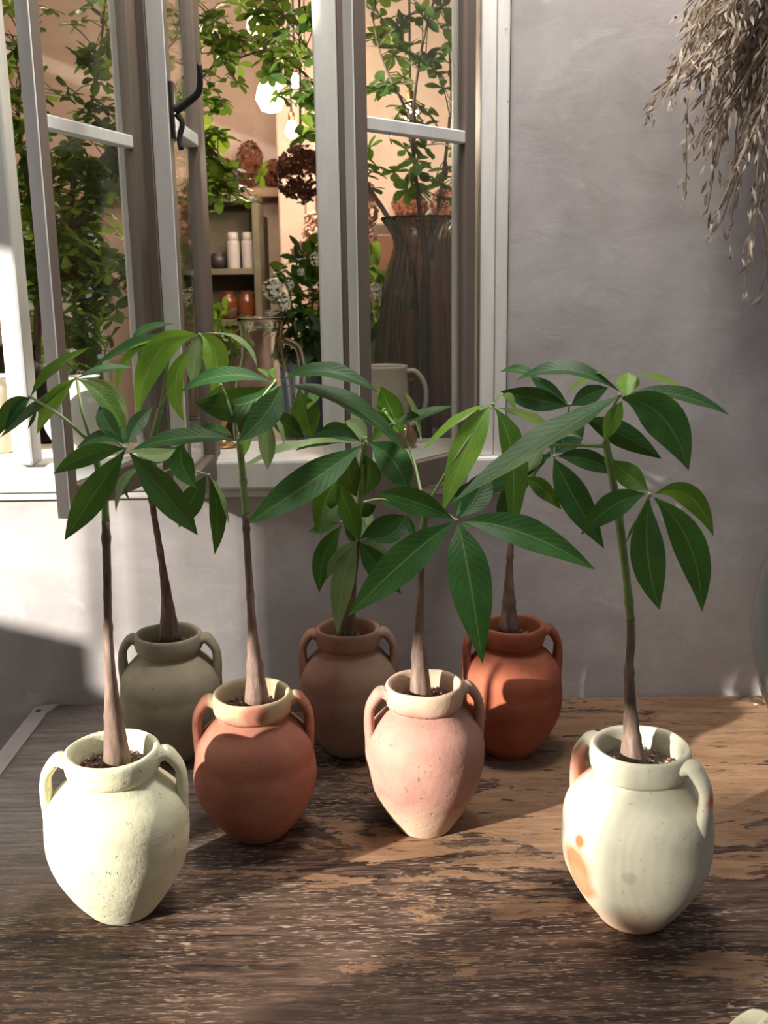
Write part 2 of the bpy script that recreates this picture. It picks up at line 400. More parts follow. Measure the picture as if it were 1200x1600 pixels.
# ------------------------------------------------------------------ table
TX0, TX1, TY0, TY1 = -0.515, 1.05, 0.42, WY - .002
tb = empty('table', ((TX0 + TX1) / 2, (TY0 + TY1) / 2, 0))
tag(tb, 'old weathered wooden table with peeling brown veneer, under all the clay jars', 'table')
tb_loc = V(tb.location)
def tpart(name, bm, mat, smooth=False):
    o = fin(name, bm, mat, None, smooth); o.data.transform(Matrix.Translation(-tb_loc)); o.parent = tb; return o
bm = bmesh.new(); box(bm, TX0, TX1, TY0, TY1, TZ - .032, TZ, .004); tpart('tabletop', bm, WOODTOP)
apw = m_simple('apron_wood', (0.12, 0.07, 0.045), 0.7, 0.3, 12)
for ya in (TY0 + .05, TY1 - .07):
    bm = bmesh.new(); box(bm, TX0 + .03, TX1 - .03, ya, ya + .02, TZ - .16, TZ - .032); tpart('apron', bm, apw)
for lx in (TX0 + .03, TX1 - .09):
    for ly in (TY0 + .04, TY1 - .11):
        bm = bmesh.new(); box(bm, lx, lx + .06, ly, ly + .06, 0, TZ - .032, .004); tpart('leg', bm, bpy.data.materials['apron_wood'])
# metal edge strip along the left side with rounded end and a screw hole
bm = bmesh.new()
out = []
xa, xb, yend = -0.5145, -0.4905, TY1 - .004
N = 10
for i in range(N + 1):
    a = PI / 2 + (PI / 2) * (1 - i / N)
    out.append((xa + .018 + .018 * math.cos(a), yend - .018 + .018 * math.sin(a)))
out = [(xa, 0.45)] + out + [(xb + .009, yend), (xb, yend - .03), (xb, 0.45)]
lo = [bm.verts.new((x, y, TZ + .0002)) for x, y in out]; hi = [bm.verts.new((x, y, TZ + .0022)) for x, y in out]
bm.faces.new(hi); bm.faces.new(list(reversed(lo)))
for i in range(len(out)): j = (i + 1) % len(out); bm.faces.new((lo[i], lo[j], hi[j], hi[i]))
tpart('metal_edge_strip', bm, STEEL)['label'] = 'dull metal edge strip with screw hole'
def disk(bm, c, r, h, seg=20, dome=0.0):
    prof = [(r, 0), (r, h * .6), (r * .8, h), (r * .3, h + dome), (0.0002, h + dome)]
    rr = lathe(bm, prof, seg)
    for ring in rr:
        for v in ring: v.co += c
p = atz(60, 1113, TZ); bm = bmesh.new(); disk(bm, V((p.x, p.y, TZ + .0023)), .0042, .0006); tpart('screw', bm, DARKIRON, True)
p = atz(1184, 1097, TZ); bm = bmesh.new(); disk(bm, V((p.x, p.y, TZ)), .012, .0018, 24, .0015)
tpart('stud', bm, m_simple('worn_brass', (0.30, 0.20, 0.10), 0.35, 0.2, 60, 0.1, 0.8), True)['label'] = 'round metal stud'

# ------------------------------------------------------------------ clay jars
PROF = [(.0275, 0), (.0300, .0015), (.0345, .008), (.0440, .022), (.0535, .039), (.0612, .057), (.0658, .076), (.0672, .094), (.0660, .108),
        (.0610, .121), (.0510, .1325), (.0428, .140), (.0386, .1435), (.0378, .1450), (.0402, .1470), (.0426, .1500), (.0440, .1560), (.0443, .1630), (.0437, .1690), (.0419, .1716), (.0396, .1714),
        (.0374, .1690), (.0360, .1600), (.0354, .1450), (.0372, .1330), (.041, .122)]
def handle_bm(sx, sz):
    P = [V((.0405, 0, .1610)), V((.0490, 0, .1640)), V((.0580, 0, .1575)), V((.0638, 0, .1475)), V((.0652, 0, .136)), V((.0648, 0, .124)), V((.0635, 0, .113)), V((.0628, 0, .105))]
    P = [V((p.x * sx * (.96 if p.x > .05 else 1), 0, p.z * sz)) for p in P]
    bm = bmesh.new(); pts = smooth_path(P, 5); n = len(pts)
    rad = [.0095 + .0035 * abs(i / (n - 1) - .45) * 2 for i in range(n)]
    tube(bm, pts, rad, 12, 0.55, side=(0, 1, 0)); return bm
def jar(root, D, H, rot, mat, seed, soil=True, full=0.0):
    sx, sz = D / .1344, H / .1716
    rnd = random.Random(seed); off = V((rnd.random() * 9, rnd.random() * 9, rnd.random() * 9))
    def wob(p, a):
        q = noise.noise(p * 14 + off) * .0011 + noise.noise(p * 45 + off) * .0005
        rr = V((p.x, p.y, 0)); rr = rr.normalized() if rr.length > 0 else rr
        return p + rr * q + V((0, 0, noise.noise(V((math.cos(a), math.sin(a), 0)) * 1.3 + off) * .0015 * (p.z / .17)))
    # subdivide the profile smoothly
    pr = smooth_path([V(((r + (full * math.sin(PI * min(1, max(0, (z + .012) / .106))) if z < .094 else 0)) * sx, 0, z * sz)) for r, z in PROF], 3)
    bm = bmesh.new(); lathe(bm, [(p.x, p.z) for p in pr], 72, wob)
    j = fin('jar', bm, mat, root, True); j.rotation_euler = (0, 0, 0)
    for s in (0, PI):
        h = fin('handle', handle_bm(sx, sz), mat, j, True); h.data.transform(Matrix.Rotation(rot + s, 4, 'Z'))
    if soil:
        bm = bmesh.new(); zs = .1530 * sz; R = .0350 * sx
        prof = [(R * k / 12, zs) for k in range(12, 0, -1)]
        def sw(p, a): return p + V((0, 0, noise.noise(p * 160 + off) * .0022 + noise.noise(p * 400 + off) * .0012 - .002 * (p.length > 0)))
        rings = lathe(bm, prof, 48, sw, False); bm.faces.new(list(reversed(rings[-1])))
        tag(fin('soil', bm, SOIL, root, True), kind='stuff')
        bm = bmesh.new(); bm2 = bmesh.new()
        for k in range(90):
            a = rnd.random() * 2 * PI; r = R * .92 * math.sqrt(rnd.random()); s = rnd.uniform(.0008, .0024)
            tgt = bm if k % 9 == 0 else bm2
            if tgt is bm: s *= .6
            ico = bmesh.ops.create_icosphere(tgt, subdivisions=1, radius=s)
            for v in ico['verts']: v.co = V((v.co.x * rnd.uniform(.7, 1.5), v.co.y * rnd.uniform(.7, 1.5), v.co.z)) + V((r * math.cos(a), r * math.sin(a), zs + .0005)) + V((rnd.uniform(-1, 1), rnd.uniform(-1, 1), rnd.uniform(-1, 1))) * s * .3
        tag(fin('perlite', bm, PERL, root), kind='stuff'); tag(fin('bark_chip', bm2, BARKCHIP, root), kind='stuff')
    return j

# ------------------------------------------------------------------ saplings
PW = [(0, .05), (.05, .14), (.12, .34), (.22, .62), (.35, .88), (.48, 1.0), (.60, .97), (.72, .80), (.82, .57), (.90, .33), (.96, .13), (1.0, .01)]
def wprof(t):
    for (a, x), (b, y) in zip(PW, PW[1:]):
        if t <= b: return lerp(x, y, (t - a) / (b - a))
    return 0.01
def leaf_mesh(B, M, T, wpx, rnd, curl):
    ctl = M * 2 - (B + T) * .5
    L = (M - B).length + (T - M).length
    dpt = (M - CAM).dot(FWD); wv = wpx / FPX * dpt
    W = min(max(wv, .25 * L), .34 * L) if wv < .34 * L else wv
    W = max(W, wv)
    cf = max(-1, min(1, wv / W)); phi = math.acos(cf)
    tm = (T - B).normalized(); c = (CAM - M).normalized()
    w0 = tm.cross(c).normalized(); n0 = w0.cross(tm).normalized()
    if n0.dot(c) < 0: n0 = -n0
    best = None
    for sg in (1, -1):
        wd = w0 * math.cos(phi) + n0 * math.sin(phi) * sg
        nn = n0 * math.cos(phi) - w0 * math.sin(phi) * sg
        if best is None or abs(nn.z) > abs(best[1].z) + 1e-6: best = (wd, nn)
    wd, nn = best
    if nn.z < 0: nn = -nn
    bm = bmesh.new(); uvl = bm.loops.layers.uv.new('UVMap'); NL, NW = 14, 6
    ph = rnd.random() * 6
    grid = []
    for i in range(NL + 1):
        t = i / NL
        p = B * (1 - t) ** 2 + ctl * 2 * t * (1 - t) + T * t * t
        tg = ((ctl - B) * 2 * (1 - t) + (T - ctl) * 2 * t).normalized()
        wl = (wd - tg * wd.dot(tg)).normalized(); nl = tg.cross(wl)
        if nl.dot(nn) < 0: nl = -nl
        hwid = W * .5 * wprof(t); row = []
        for k in range(NW + 1):
            s = (k / NW) * 2 - 1
            z = abs(s) * hwid * .22 + math.sin(t * 17 + ph + (s > 0) * 1.5) * hwid * .05 * s * s - curl * (s * s) * hwid
            row.append(bm.verts.new(p + wl * (s * hwid) + nl * z))
        grid.append(row)
    for i in range(NL):
        for k in range(NW):
            f = bm.faces.new((grid[i][k], grid[i][k + 1], grid[i + 1][k + 1], grid[i + 1][k])); f.smooth = True
            for lp, (a, b) in zip(f.loops, ((i, k), (i, k + 1), (i + 1, k + 1), (i + 1, k))): lp[uvl].uv = (b / NW, a / NL)
    return bm
def potted_tree(spec):
    (cx, cy, D, H, rot, mat, label) = spec['jar']
    loc = V((cx, cy, TZ + .0006)); root = empty('potted_tree', loc)
    tag(root, label, 'potted plant', 'saplings in clay jars')
    rnd = random.Random(int(cx * 1000))
    jar(root, D, H, rot, mat, int(cx * 777), True, spec.get('full', 0.002))
    inv = Matrix.Translation(-loc)
    def put(o, par=root):
        o.data.transform(inv); o.parent = par; return o
    Y = cy + spec.get('ty', 0)
    pts = [at(x, y, Y + (d[0] if d else 0)) for (x, y, *d) in spec['trunk']]
    r0 = spec.get('r0', .0118); path = smooth_path(pts, 8); n = len(path)
    ns = max(2, int(n * spec.get('green', .62)))
    def rad(i):
        t = i / (n - 1); b = .0043 * (1 - .2 * t) + (r0 - .0042) * max(0, 1 - t / .33) ** 1.6
        return b * (1 + .10 * noise.noise(path[i] * 90)) + (.0009 if i % 11 == 5 else 0)
    bm = bmesh.new(); low = path[:ns + 1]; low = [low[0] - V((0, 0, .012))] + low
    tube(bm, low, [rad(0) * 1.08] + [rad(i) for i in range(ns + 1)], 14); put(fin('trunk', bm, BARK, None, True))
    bm = bmesh.new(); tube(bm, path[ns:], [rad(i) * .97 for i in range(ns, n)], 10)
    o = put(fin('stem', bm, STEM, None, True)); o['label'] = 'green upper stem'
    top = path[-1]
    for cl in spec['clusters']:
        hx, hy, hd = cl['hub']; hub = at(hx, hy, Y + hd)
        st = cl.get('from'); s0 = at(st[0], st[1], Y + (st[2] if len(st) > 2 else 0)) if st else top
        mid = (s0 + hub) * .5 + V((0, 0, .006 + .05 * (s0 - hub).length))
        if 'via' in cl: mid = at(cl['via'][0], cl['via'][1], Y + cl['via'][2])
        bm = bmesh.new(); pp = smooth_path([s0, mid, hub], 6)
        tube(bm, pp, [.0019 - .0007 * i / (len(pp) - 1) for i in range(len(pp))], 7)
        bmesh.ops.create_icosphere(bm, subdivisions=1, radius=.0024, matrix=Matrix.Translation(hub))
        stk = put(fin('leaf_stalk', bm, STALK, None, True))
        for lf in cl['leaves']:
            (b, m, t, wpx, kind) = lf[:5]
            dt = lf[5] if len(lf) > 5 else -.015; curl = lf[6] if len(lf) > 6 else 0.0
            B = at(b[0], b[1], Y + hd + dt * .05); Mi = at(m[0], m[1], Y + hd + dt * .5); T = at(t[0], t[1], Y + hd + dt)
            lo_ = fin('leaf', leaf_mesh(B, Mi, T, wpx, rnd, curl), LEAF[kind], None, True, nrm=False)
            put(lo_, stk)
    return root

CL = {
 'cream': m_clay('cream_clay', (0.68, 0.655, 0.455), (0.58, 0.545, 0.36), (0.76, 0.74, 0.56), bump=.8),
 'grey': m_clay('grey_buff_clay', (0.36, 0.31, 0.215), (0.27, 0.235, 0.155), (0.43, 0.38, 0.28)),
 'terra': m_clay('terracotta_cream_rim', (0.335, 0.135, 0.088), (0.25, 0.093, 0.060), (0.40, 0.18, 0.12), top=((0.44, 0.34, 0.205), .72, .78),
                 spots=[((.008, -.045, .155), .020, (0.36, 0.14, 0.09))]),
 'brown': m_clay('brown_clay_pale_foot', (0.36, 0.185, 0.125), (0.27, 0.135, 0.09), (0.42, 0.235, 0.165), foot=((0.40, 0.31, 0.225), .22, .55), side=((0.33, 0.235, 0.165), (.8, -.6), .1, .6)),
 'pink': m_clay('pink_clay_cream_foot', (0.43, 0.228, 0.172), (0.335, 0.168, 0.135), (0.51, 0.31, 0.235), foot=((0.56, 0.38, 0.26), .22, .55), top=((0.56, 0.39, 0.275), .74, .84), bump=.8),
 'red': m_clay('brick_red_clay', (0.33, 0.098, 0.052), (0.25, 0.068, 0.035), (0.40, 0.135, 0.075)),
 'celadon': m_clay('pale_green_clay_orange_blush', (0.53, 0.50, 0.375), (0.44, 0.42, 0.31), (0.61, 0.57, 0.445), foot=((0.54, 0.35, 0.24), .12, .50),
                   side=((0.52, 0.22, 0.10), (.92, .4), .42, .68),
                   spots=[((-.064, -.030, .075), .024, (0.62, 0.15, 0.07)), ((-.062, -.030, .052), .024, (0.58, 0.20, 0.10)), ((-.064, -.034, .100), .011, (0.62, 0.12, 0.05)),
                          ((-.022, -.068, .082), .009, (0.38, 0.35, 0.27)), ((-.052, .044, .140), .034, (0.54, 0.27, 0.19)), ((.050, -.044, .146), .010, (0.58, 0.17, 0.09))]),
}
A = dict(jar=(-.266, .942, .139, .172, .12, CL['cream'], 'sapling in a sunlit cream clay jar at the front left of the table'),
  trunk=[(182, 1178), (174, 1080), (169, 980), (167, 880), (163, 780), (152, 725), (143, 692)], green=.60, r0=.0125,
  clusters=[
   dict(hub=(195, 700, -.03), leaves=[
     ((194, 701), (138, 711), (83, 741), 32, 'm'), ((195, 704), (147, 772), (101, 844), 46, 'm'), ((203, 708), (257, 770), (309, 836), 48, 'd'),
     ((190, 692), (155, 684), (118, 702), 20, 'm', .03), ((193, 694), (168, 662), (157, 633), 30, 'd', .05), ((200, 694), (213, 664), (239, 635), 26, 'd', .04),
     ((195, 694), (191, 680), (191, 664), 14, 'd', .04), ((204, 702), (240, 712), (274, 702), 22, 'p', .05)]),
   dict(hub=(120, 592, .03), via=(128, 640, 0), leaves=[
     ((118, 592), (84, 625), (58, 678), 26, 'l'), ((122, 593), (166, 627), (200, 690), 27, 'o'), ((122, 590), (165, 577), (208, 575), 13, 'd', .03),
     ((116, 592), (55, 640), (0, 684), 15, 'd'), ((123, 592), (168, 607), (201, 652), 13, 'p', .03)]),
   dict(hub=(47, 620, .03), via=(95, 650, 0), leaves=[
     ((45, 622), (18, 640), (-6, 684), 30, 'd'), ((46, 624), (29, 637), (8, 673), 18, 'm'), ((49, 618), (86, 576), (140, 543), 17, 'd'), ((56, 642), (52, 655), (43, 671), 6, 'm')])])
B = dict(full=.005, jar=(-.279, 1.286, .131, .168, .0, CL['grey'], 'sapling with pale new leaves in a grey buff jar at the back left'),
  trunk=[(265, 988), (260, 930, -.01), (250, 860, -.03), (240, 800, -.055), (233, 745, -.08), (236, 700, -.10), (250, 640, -.115)], green=.8, r0=.0125,
  clusters=[
   dict(hub=(312, 523, -.12), via=(285, 560, -.12), leaves=[
     ((310, 524), (246, 552), (214, 652), 44, 'l'), ((302, 526), (214, 550), (183, 614), 11, 'l', .01), ((300, 540), (275, 596), (288, 659), 27, 'l'),
     ((313, 522), (337, 556), (331, 618), 40, 'l'), ((312, 525), (304, 562), (301, 604), 26, 'p'), ((316, 521), (372, 532), (402, 575), 7, 'p')]),
   dict(hub=(272, 527, -.11), via=(262, 570, -.115), leaves=[
     ((270, 528), (212, 538), (145, 574), 16, 'd'), ((205, 538), (228, 515), (273, 506), 13, 'm', .02)]),
   dict(hub=(326, 742, -.10), **{'from': (233, 748, -.08)}, leaves=[
     ((326, 746), (339, 800), (335, 867), 27, 'd'), ((322, 744), (298, 785), (280, 824), 38, 'd'), ((328, 746), (344, 775), (358, 822), 8, 'p')]),
   dict(hub=(288, 692, -.12), **{'from': (237, 690, -.10)}, leaves=[
     ((287, 693), (284, 725), (307, 763), 38, 'm'), ((280, 696), (250, 712), (227, 706), 24, 'p', .02)]),
   dict(hub=(222, 732, -.10), **{'from': (233, 742, -.08)}, leaves=[((222, 733), (194, 752), (181, 801), 14, 'p'), ((216, 742), (199, 764), (204, 780), 4, 'm')])])
Cc = dict(full=.0075, jar=(-.148, 1.087, .132, .168, .08, CL['terra'], 'sapling in a dark terracotta jar with a cream rim, behind the cream jar'),
  trunk=[(401, 1086), (396, 1010), (391, 930), (386, 850), (383, 790), (379, 740), (374, 690)], green=.62, r0=.0125,
  clusters=[
   dict(hub=(430, 596, -.01), via=(395, 640, 0), leaves=[
     ((424, 597), (350, 587), (283, 612), 25, 'd'), ((441, 595), (510, 580), (592, 614), 25, 'd'), ((447, 603), (545, 632), (634, 706), 28, 'd'),
     ((438, 603), (416, 645), (372, 690), 46, 'd', -.05), ((433, 601), (375, 632), (304, 628), 54, 'd', .02), ((430, 592), (428, 578), (444, 571), 9, 'o', .04), ((420, 590), (411, 581), (402, 575), 8, 'o', .03)]),
   dict(hub=(372, 686, -.005), leaves=[((367, 688), (288, 684), (206, 703), 26, 'd'), ((366, 685), (335, 670), (297, 662), 14, 'd', .03)]),
   dict(hub=(345, 602, .0), leaves=[((344, 602), (330, 622), (322, 640), 14, 'm', .03)]),
   dict(hub=(415, 640, .05), leaves=[
     ((411, 644), (417, 690), (418, 734), 27, 'p'), ((420, 645), (436, 665), (443, 696), 8, 'p'), ((396, 652), (388, 685), (381, 714), 14, 'l'),
     ((425, 643), (448, 664), (476, 685), 34, 'd', .03), ((468, 612), (478, 650), (487, 685), 46, 'd', .05), ((480, 640), (490, 620), (500, 600), 18, 'o', .05)])])
Dd = dict(full=.005, jar=(-.049, 1.292, .127, .170, .02, CL['brown'], 'sapling in a shaded brown clay jar with a pale foot, middle of the back row'),
  trunk=[(541, 984), (548, 930, -.01), (556, 870, -.025), (560, 810, -.045), (565, 760, -.06), (568, 715, -.075), (571, 692, -.08)], green=.45, r0=.0120,
  clusters=[
   dict(hub=(572, 691, -.085), leaves=[
     ((565, 697), (482, 755), (383, 820), 54, 'm', -.08), ((560, 693), (460, 700), (356, 746), 12, 'p', -.03), ((564, 690), (515, 684), (462, 704), 24, 'd', .02),
     ((562, 688), (527, 670), (496, 682), 22, 'd', .03), ((577, 692), (616, 722), (638, 772), 52, 'm', -.06), ((554, 703), (545, 740), (558, 777), 38, 'd', .02),
     ((570, 712), (577, 745), (562, 778), 38, 'd', .03), ((573, 690), (560, 668), (540, 658), 26, 'p', .04), ((580, 690), (596, 668), (612, 640), 20, 'o', .02)]),
   dict(hub=(530, 744, -.05), **{'from': (566, 745, -.065)}, leaves=[((531, 745), (511, 778), (494, 833), 40, 'o', -.02, .35), ((521, 742), (546, 800), (561, 846), 32, 'o', -.02), ((528, 772), (515, 800), (500, 836), 20, 'p', -.03)]),
   dict(hub=(559, 843, -.05), **{'from': (557, 858, -.03)}, leaves=[
     ((556, 845), (528, 872), (510, 906), 20, 'p'), ((557, 850), (537, 905), (527, 991), 36, 'p', -.03), ((563, 848), (588, 882), (627, 928), 38, 'm', .0),
     ((563, 842), (598, 820), (634, 806), 27, 'm'), ((573, 842), (612, 834), (632, 806), 28, 'd', .03), ((561, 840), (572, 820), (575, 790), 22, 'p', .03), ((562, 846), (585, 855), (606, 868), 30, 'p', .03)]),
   dict(hub=(534, 816, -.03), **{'from': (560, 812, -.045)}, leaves=[
     ((533, 822), (507, 868), (499, 926), 34, 'm'), ((530, 817), (506, 824), (482, 831), 17, 'm'), ((533, 814), (527, 797), (524, 780), 14, 'd', .02), ((538, 820), (548, 838), (555, 850), 12, 'd'), ((556, 806), (570, 798), (588, 790), 22, 'd')]),
   dict(hub=(634, 798, -.02), **{'from': (563, 786, -.05)}, leaves=[((636, 803), (641, 822), (650, 840), 13, 'd'), ((632, 797), (608, 786), (587, 778), 13, 'd', .02)])])
E_ = dict(full=.0, jar=(.0417, 1.091, .133, .174, .14, CL['pink'], 'sapling in a sunlit pink clay jar with cream rim and foot, centre of the table'),
  trunk=[(657, 1076), (654, 1000), (656, 950), (658, 890), (660, 850), (663, 812), (664, 795)], green=.70, r0=.0120,
  clusters=[
   dict(hub=(713, 813, -.04), **{'from': (662, 808)}, leaves=[
     ((707, 810), (648, 784), (594, 771), 42, 'm', .03), ((707, 817), (632, 876), (543, 963), 58, 'm', -.06), ((716, 820), (733, 900), (754, 1037), 68, 'm', -.08),
     ((723, 815), (815, 832), (930, 890), 50, 'm', -.03), ((719, 807), (744, 775), (763, 732), 46, 'd', .05), ((712, 806), (722, 780), (735, 752), 30, 'd', .05), ((713, 818), (730, 822), (728, 828), 6, 'm')]),
   dict(hub=(770, 632, .03), via=(712, 715, .0), leaves=[
     ((766, 635), (732, 695), (691, 800), 46, 'l', -.05), ((773, 638), (800, 715), (797, 846), 40, 'o', -.05), ((765, 632), (716, 657), (658, 706), 13, 'l', -.02),
     ((778, 637), (825, 652), (862, 672), 15, 'p', .03), ((772, 631), (790, 617), (806, 646), 9, 'p', .03), ((777, 640), (800, 670), (815, 700), 14, 'p', .03)]),
   dict(hub=(600, 640, .06), **{'from': (664, 797)}, via=(640, 700, .06), leaves=[
     ((596, 604), (610, 640), (630, 680), 40, 'o', .02), ((590, 600), (605, 640), (620, 672), 22, 'p', .04), ((600, 668), (655, 650), (708, 634), 15, 'd', .02), ((630, 610), (645, 640), (658, 690), 10, 'p', .03)])])
Ff = dict(full=.005, jar=(.162, 1.280, .127, .175, .06, CL['red'], 'sapling in a brick red clay jar at the back right, half in shadow'),
  trunk=[(795, 977), (795, 920), (797, 870), (802, 820), (815, 770), (836, 735), (850, 718)], green=.45, r0=.0120,
  clusters=[
   dict(hub=(866, 713, -.03), leaves=[
     ((866, 717), (896, 775), (944, 857), 48, 'd', -.03), ((872, 713), (918, 718), (968, 743), 32, 'd'), ((861, 712), (808, 732), (756, 764), 38, 'd', -.02),
     ((868, 708), (888, 688), (914, 662), 36, 'd', .03), ((864, 708), (868, 688), (874, 655), 26, 'd', .03), ((848, 690), (835, 715), (822, 738), 26, 'p', -.02, .5)]),
   dict(hub=(820, 742, -.02), **{'from': (824, 752)}, leaves=[((822, 748), (846, 762), (877, 796), 27, 'o'), ((800, 748), (788, 790), (784, 836), 24, 'd', .01), ((812, 742), (785, 752), (752, 770), 30, 'd', .0)]),
   dict(hub=(890, 632, -.02), via=(880, 680, 0), leaves=[
     ((888, 634), (838, 624), (782, 611), 36, 'd', .02), ((886, 630), (857, 608), (829, 588), 22, 'd', .03), ((845, 596), (812, 578), (780, 582), 14, 'm', .03),
     ((893, 634), (918, 618), (950, 606), 30, 'd', .02), ((912, 654), (970, 678), (1034, 717), 40, 'd', .01)])])
Gg = dict(full=.0035, jar=(.238, .917, .142, .180, -.70, CL['celadon'], 'sapling in a pale green clay jar with orange blush, at the front right'),
  trunk=[(988, 1186), (986, 1130), (983, 1050), (986, 980), (975, 870), (964, 790), (953, 725), (946, 688)], green=.45, r0=.0120,
  clusters=[
   dict(hub=(968, 618, .0), leaves=[
     ((985, 614), (1062, 618), (1140, 649), 22, 'd'), ((972, 622), (1035, 652), (1076, 735), 64, 'm', -.03), ((965, 620), (865, 682), (706, 786), 38, 'd', -.08),
     ((968, 612), (885, 578), (803, 597), 23, 'd', .03), ((980, 618), (981, 601), (982, 582), 36, 'l', .03), ((985, 588), (1020, 590), (1075, 614), 10, 'p', .04),
     ((965, 586), (925, 590), (885, 616), 9, 'p', .04), ((972, 627), (958, 655), (944, 690), 28, 'l', -.005)]),
   dict(hub=(840, 697, -.02), **{'from': (946, 697)}, via=(893, 696, -.01), leaves=[((842, 695), (884, 678), (916, 691), 13, 'p', .02), ((838, 697), (852, 690), (868, 676), 6, 'p', .02)]),
   dict(hub=(1015, 773, -.04), **{'from': (974, 850)}, via=(988, 825, -.0), leaves=[
     ((1008, 772), (958, 790), (908, 835), 42, 'm'), ((1014, 780), (1012, 865), (1031, 953), 54, 'm', -.02), ((1023, 778), (1077, 850), (1097, 956), 52, 'm', -.02),
     ((1024, 771), (1078, 776), (1115, 838), 36, 'o', .0), ((1013, 766), (985, 745), (957, 719), 38, 'o', .03)])])
for s in (A, B, Cc, Dd, E_, Ff, Gg): potted_tree(s)
# an eighth jar cut off by the lower right corner
q = atz(1302, 1652, TZ + .17)
j8 = empty('clay_jar', (q.x, q.y, TZ)); tag(j8, 'pale cream clay jar rim just entering the bottom right corner', 'jar')
jar(j8, .136, .172, 2.3, CL['cream'], 91)

#@@MORE
# ------------------------------------------------------------------ added screen, unseen, its gaps cut to shape the sun patches
scr = empty('sun_blocker', (0, 0, 0)); SU = V((-math.sin(SAZ), math.cos(SAZ), 0)); SA = V((math.cos(SAZ), math.sin(SAZ), 0))
S0 = -1.0
scr.location = SA * S0 + SU * 0.8; scr.rotation_euler = (0, 0, SAZ + PI / 2)
tag(scr, 'added timber screen, unseen, with gaps that shape the sun patches', 'screen')
SCRM = m_simple('blocker_timber', (0.20, 0.17, 0.14), 0.85, 0.25, 14)
def sboard(u0, u1, z0, z1):
    if u1 - u0 < .001: return
    k = max(1, int(round((u1 - u0) / .14))); d = (u1 - u0) / k
    for i in range(k):
        boxo('board', u0 + i * d - .8 + .0001, u0 + (i + 1) * d - .8 - .0001, -.01, .01, z0, z1, SCRM, scr)
SH = 2.95
sboard(-1.4, .41, 0, SH)
sboard(.41, .455, 0, 1.25); sboard(.41, .455, 1.46, SH)
sboard(.455, .500, 0, SH)
for i in range(12):                                 # narrow gaps between slats
    u = .500 + i * .00733
    sboard(u, u + .0048, 0, SH); sboard(u + .0048, u + .00733, 0, 1.33); sboard(u + .0048, u + .00733, 1.50, SH)
sboard(.588, .634, 0, 1.29); sboard(.588, .634, 1.52, SH)
sboard(.634, .695, 0, 1.405); sboard(.634, .695, 1.45, SH)
sboard(.695, .86, 0, 1.173); sboard(.695, .86, 1.515, SH)
sboard(.86, .925, 0, 1.173); sboard(.86, .925, 1.482, SH)
sboard(.925, .965, 0, 1.173); sboard(.925, .965, 1.474, 1.728); sboard(.925, .965, 1.775, SH)
sboard(.965, .985, 0, 1.173); sboard(.965, .985, 1.474, SH)
SL = 2.26
sboard(.985, 1.20, 0, SH); sboard(1.20, 1.285, 0, SL)
for i in range(15):                                # another run of slats, the gaps widening to the left
    u = 1.285 + i * .0075; g = .0016 + i * .00011
    sboard(u, u + .0075 - g, 0, SL); sboard(u + .0075 - g, u + .0075 - .0001, 0, 1.262); sboard(u + .0075 - g, u + .0075 - .0001, 1.60, SL)
sboard(1.398, 1.409, 0, 1.255); sboard(1.398, 1.409, 1.60, SL)
sboard(1.409, 1.424, 0, 1.262); sboard(1.409, 1.424, 1.34, SL)
sboard(1.424, 1.80, 0, 1.335); sboard(1.424, 1.80, 1.868, SL)


# ------------------------------------------------------------------ lamps in the shop
BULB = m_emit('warm_bulb_glow', (1.0, 0.62, 0.28), 28.0)
BRASS = m_simple('aged_brass', (0.42, 0.27, 0.12), 0.35, 0.2, 40, 0.0, 0.9)
CORD = m_simple('black_cord', (0.02, 0.02, 0.02), 0.6)
def pendant(px, py, Y, r, watt, label, ztop=2.95):
    p = at(px, py, Y); t = empty('pendant_lamp', p); tag(t, label, 'lamp', 'bare bulb pendants in the shop')
    bm = bmesh.new(); lathe(bm, [(.0005, -r), (r * .6, -r * .85), (r, -r * .1), (r * .85, r * .6), (r * .45, r * 1.25), (r * .36, r * 1.5)], 20); fin('bulb', bm, BULB, t, True)
    bm = bmesh.new(); lathe(bm, [(r * .40, r * 1.45), (r * .48, r * 1.55), (r * .48, r * 2.5), (r * .15, r * 2.8)], 16); fin('socket', bm, BRASS, t, True)
    bm = bmesh.new(); tube(bm, [V((0, 0, r * 2.7)), V((0, 0, ztop - p.z - .0005))], .003, 6); fin('cord', bm, CORD, t)
    l = bpy.data.lights.new('bulb_light', 'POINT'); l.energy = watt; l.color = (1.0, 0.83, 0.64); l.shadow_soft_size = r * 1.3
    lo = bpy.data.objects.new('bulb_light', l); C.objects.link(lo); lo.location = (0, 0, -r * 1.8); lo.parent = t
    return t
pendant(423, 152, 2.55, .034, 10, 'large glowing bulb pendant seen through the middle of the window')
pendant(402, 40, 2.75, .026, 7, 'glowing bulb pendant highest up in the window, behind the leaves')
pendant(456, 205, 2.95, .018, 4, 'small glowing bulb hanging lowest, right under the large one')
pendant(641, 176, 2.85, .020, 7, 'glowing bulb pendant behind the right window pane')
pendant(461, 128, 3.1, .016, 3, 'small glowing bulb pendant just right of the large one')
pendant(95, -330, 2.45, .030, 16, 'unseen bulb pendant added above the frame to light the left branches')  # added out of view, brightens the foliage on the left
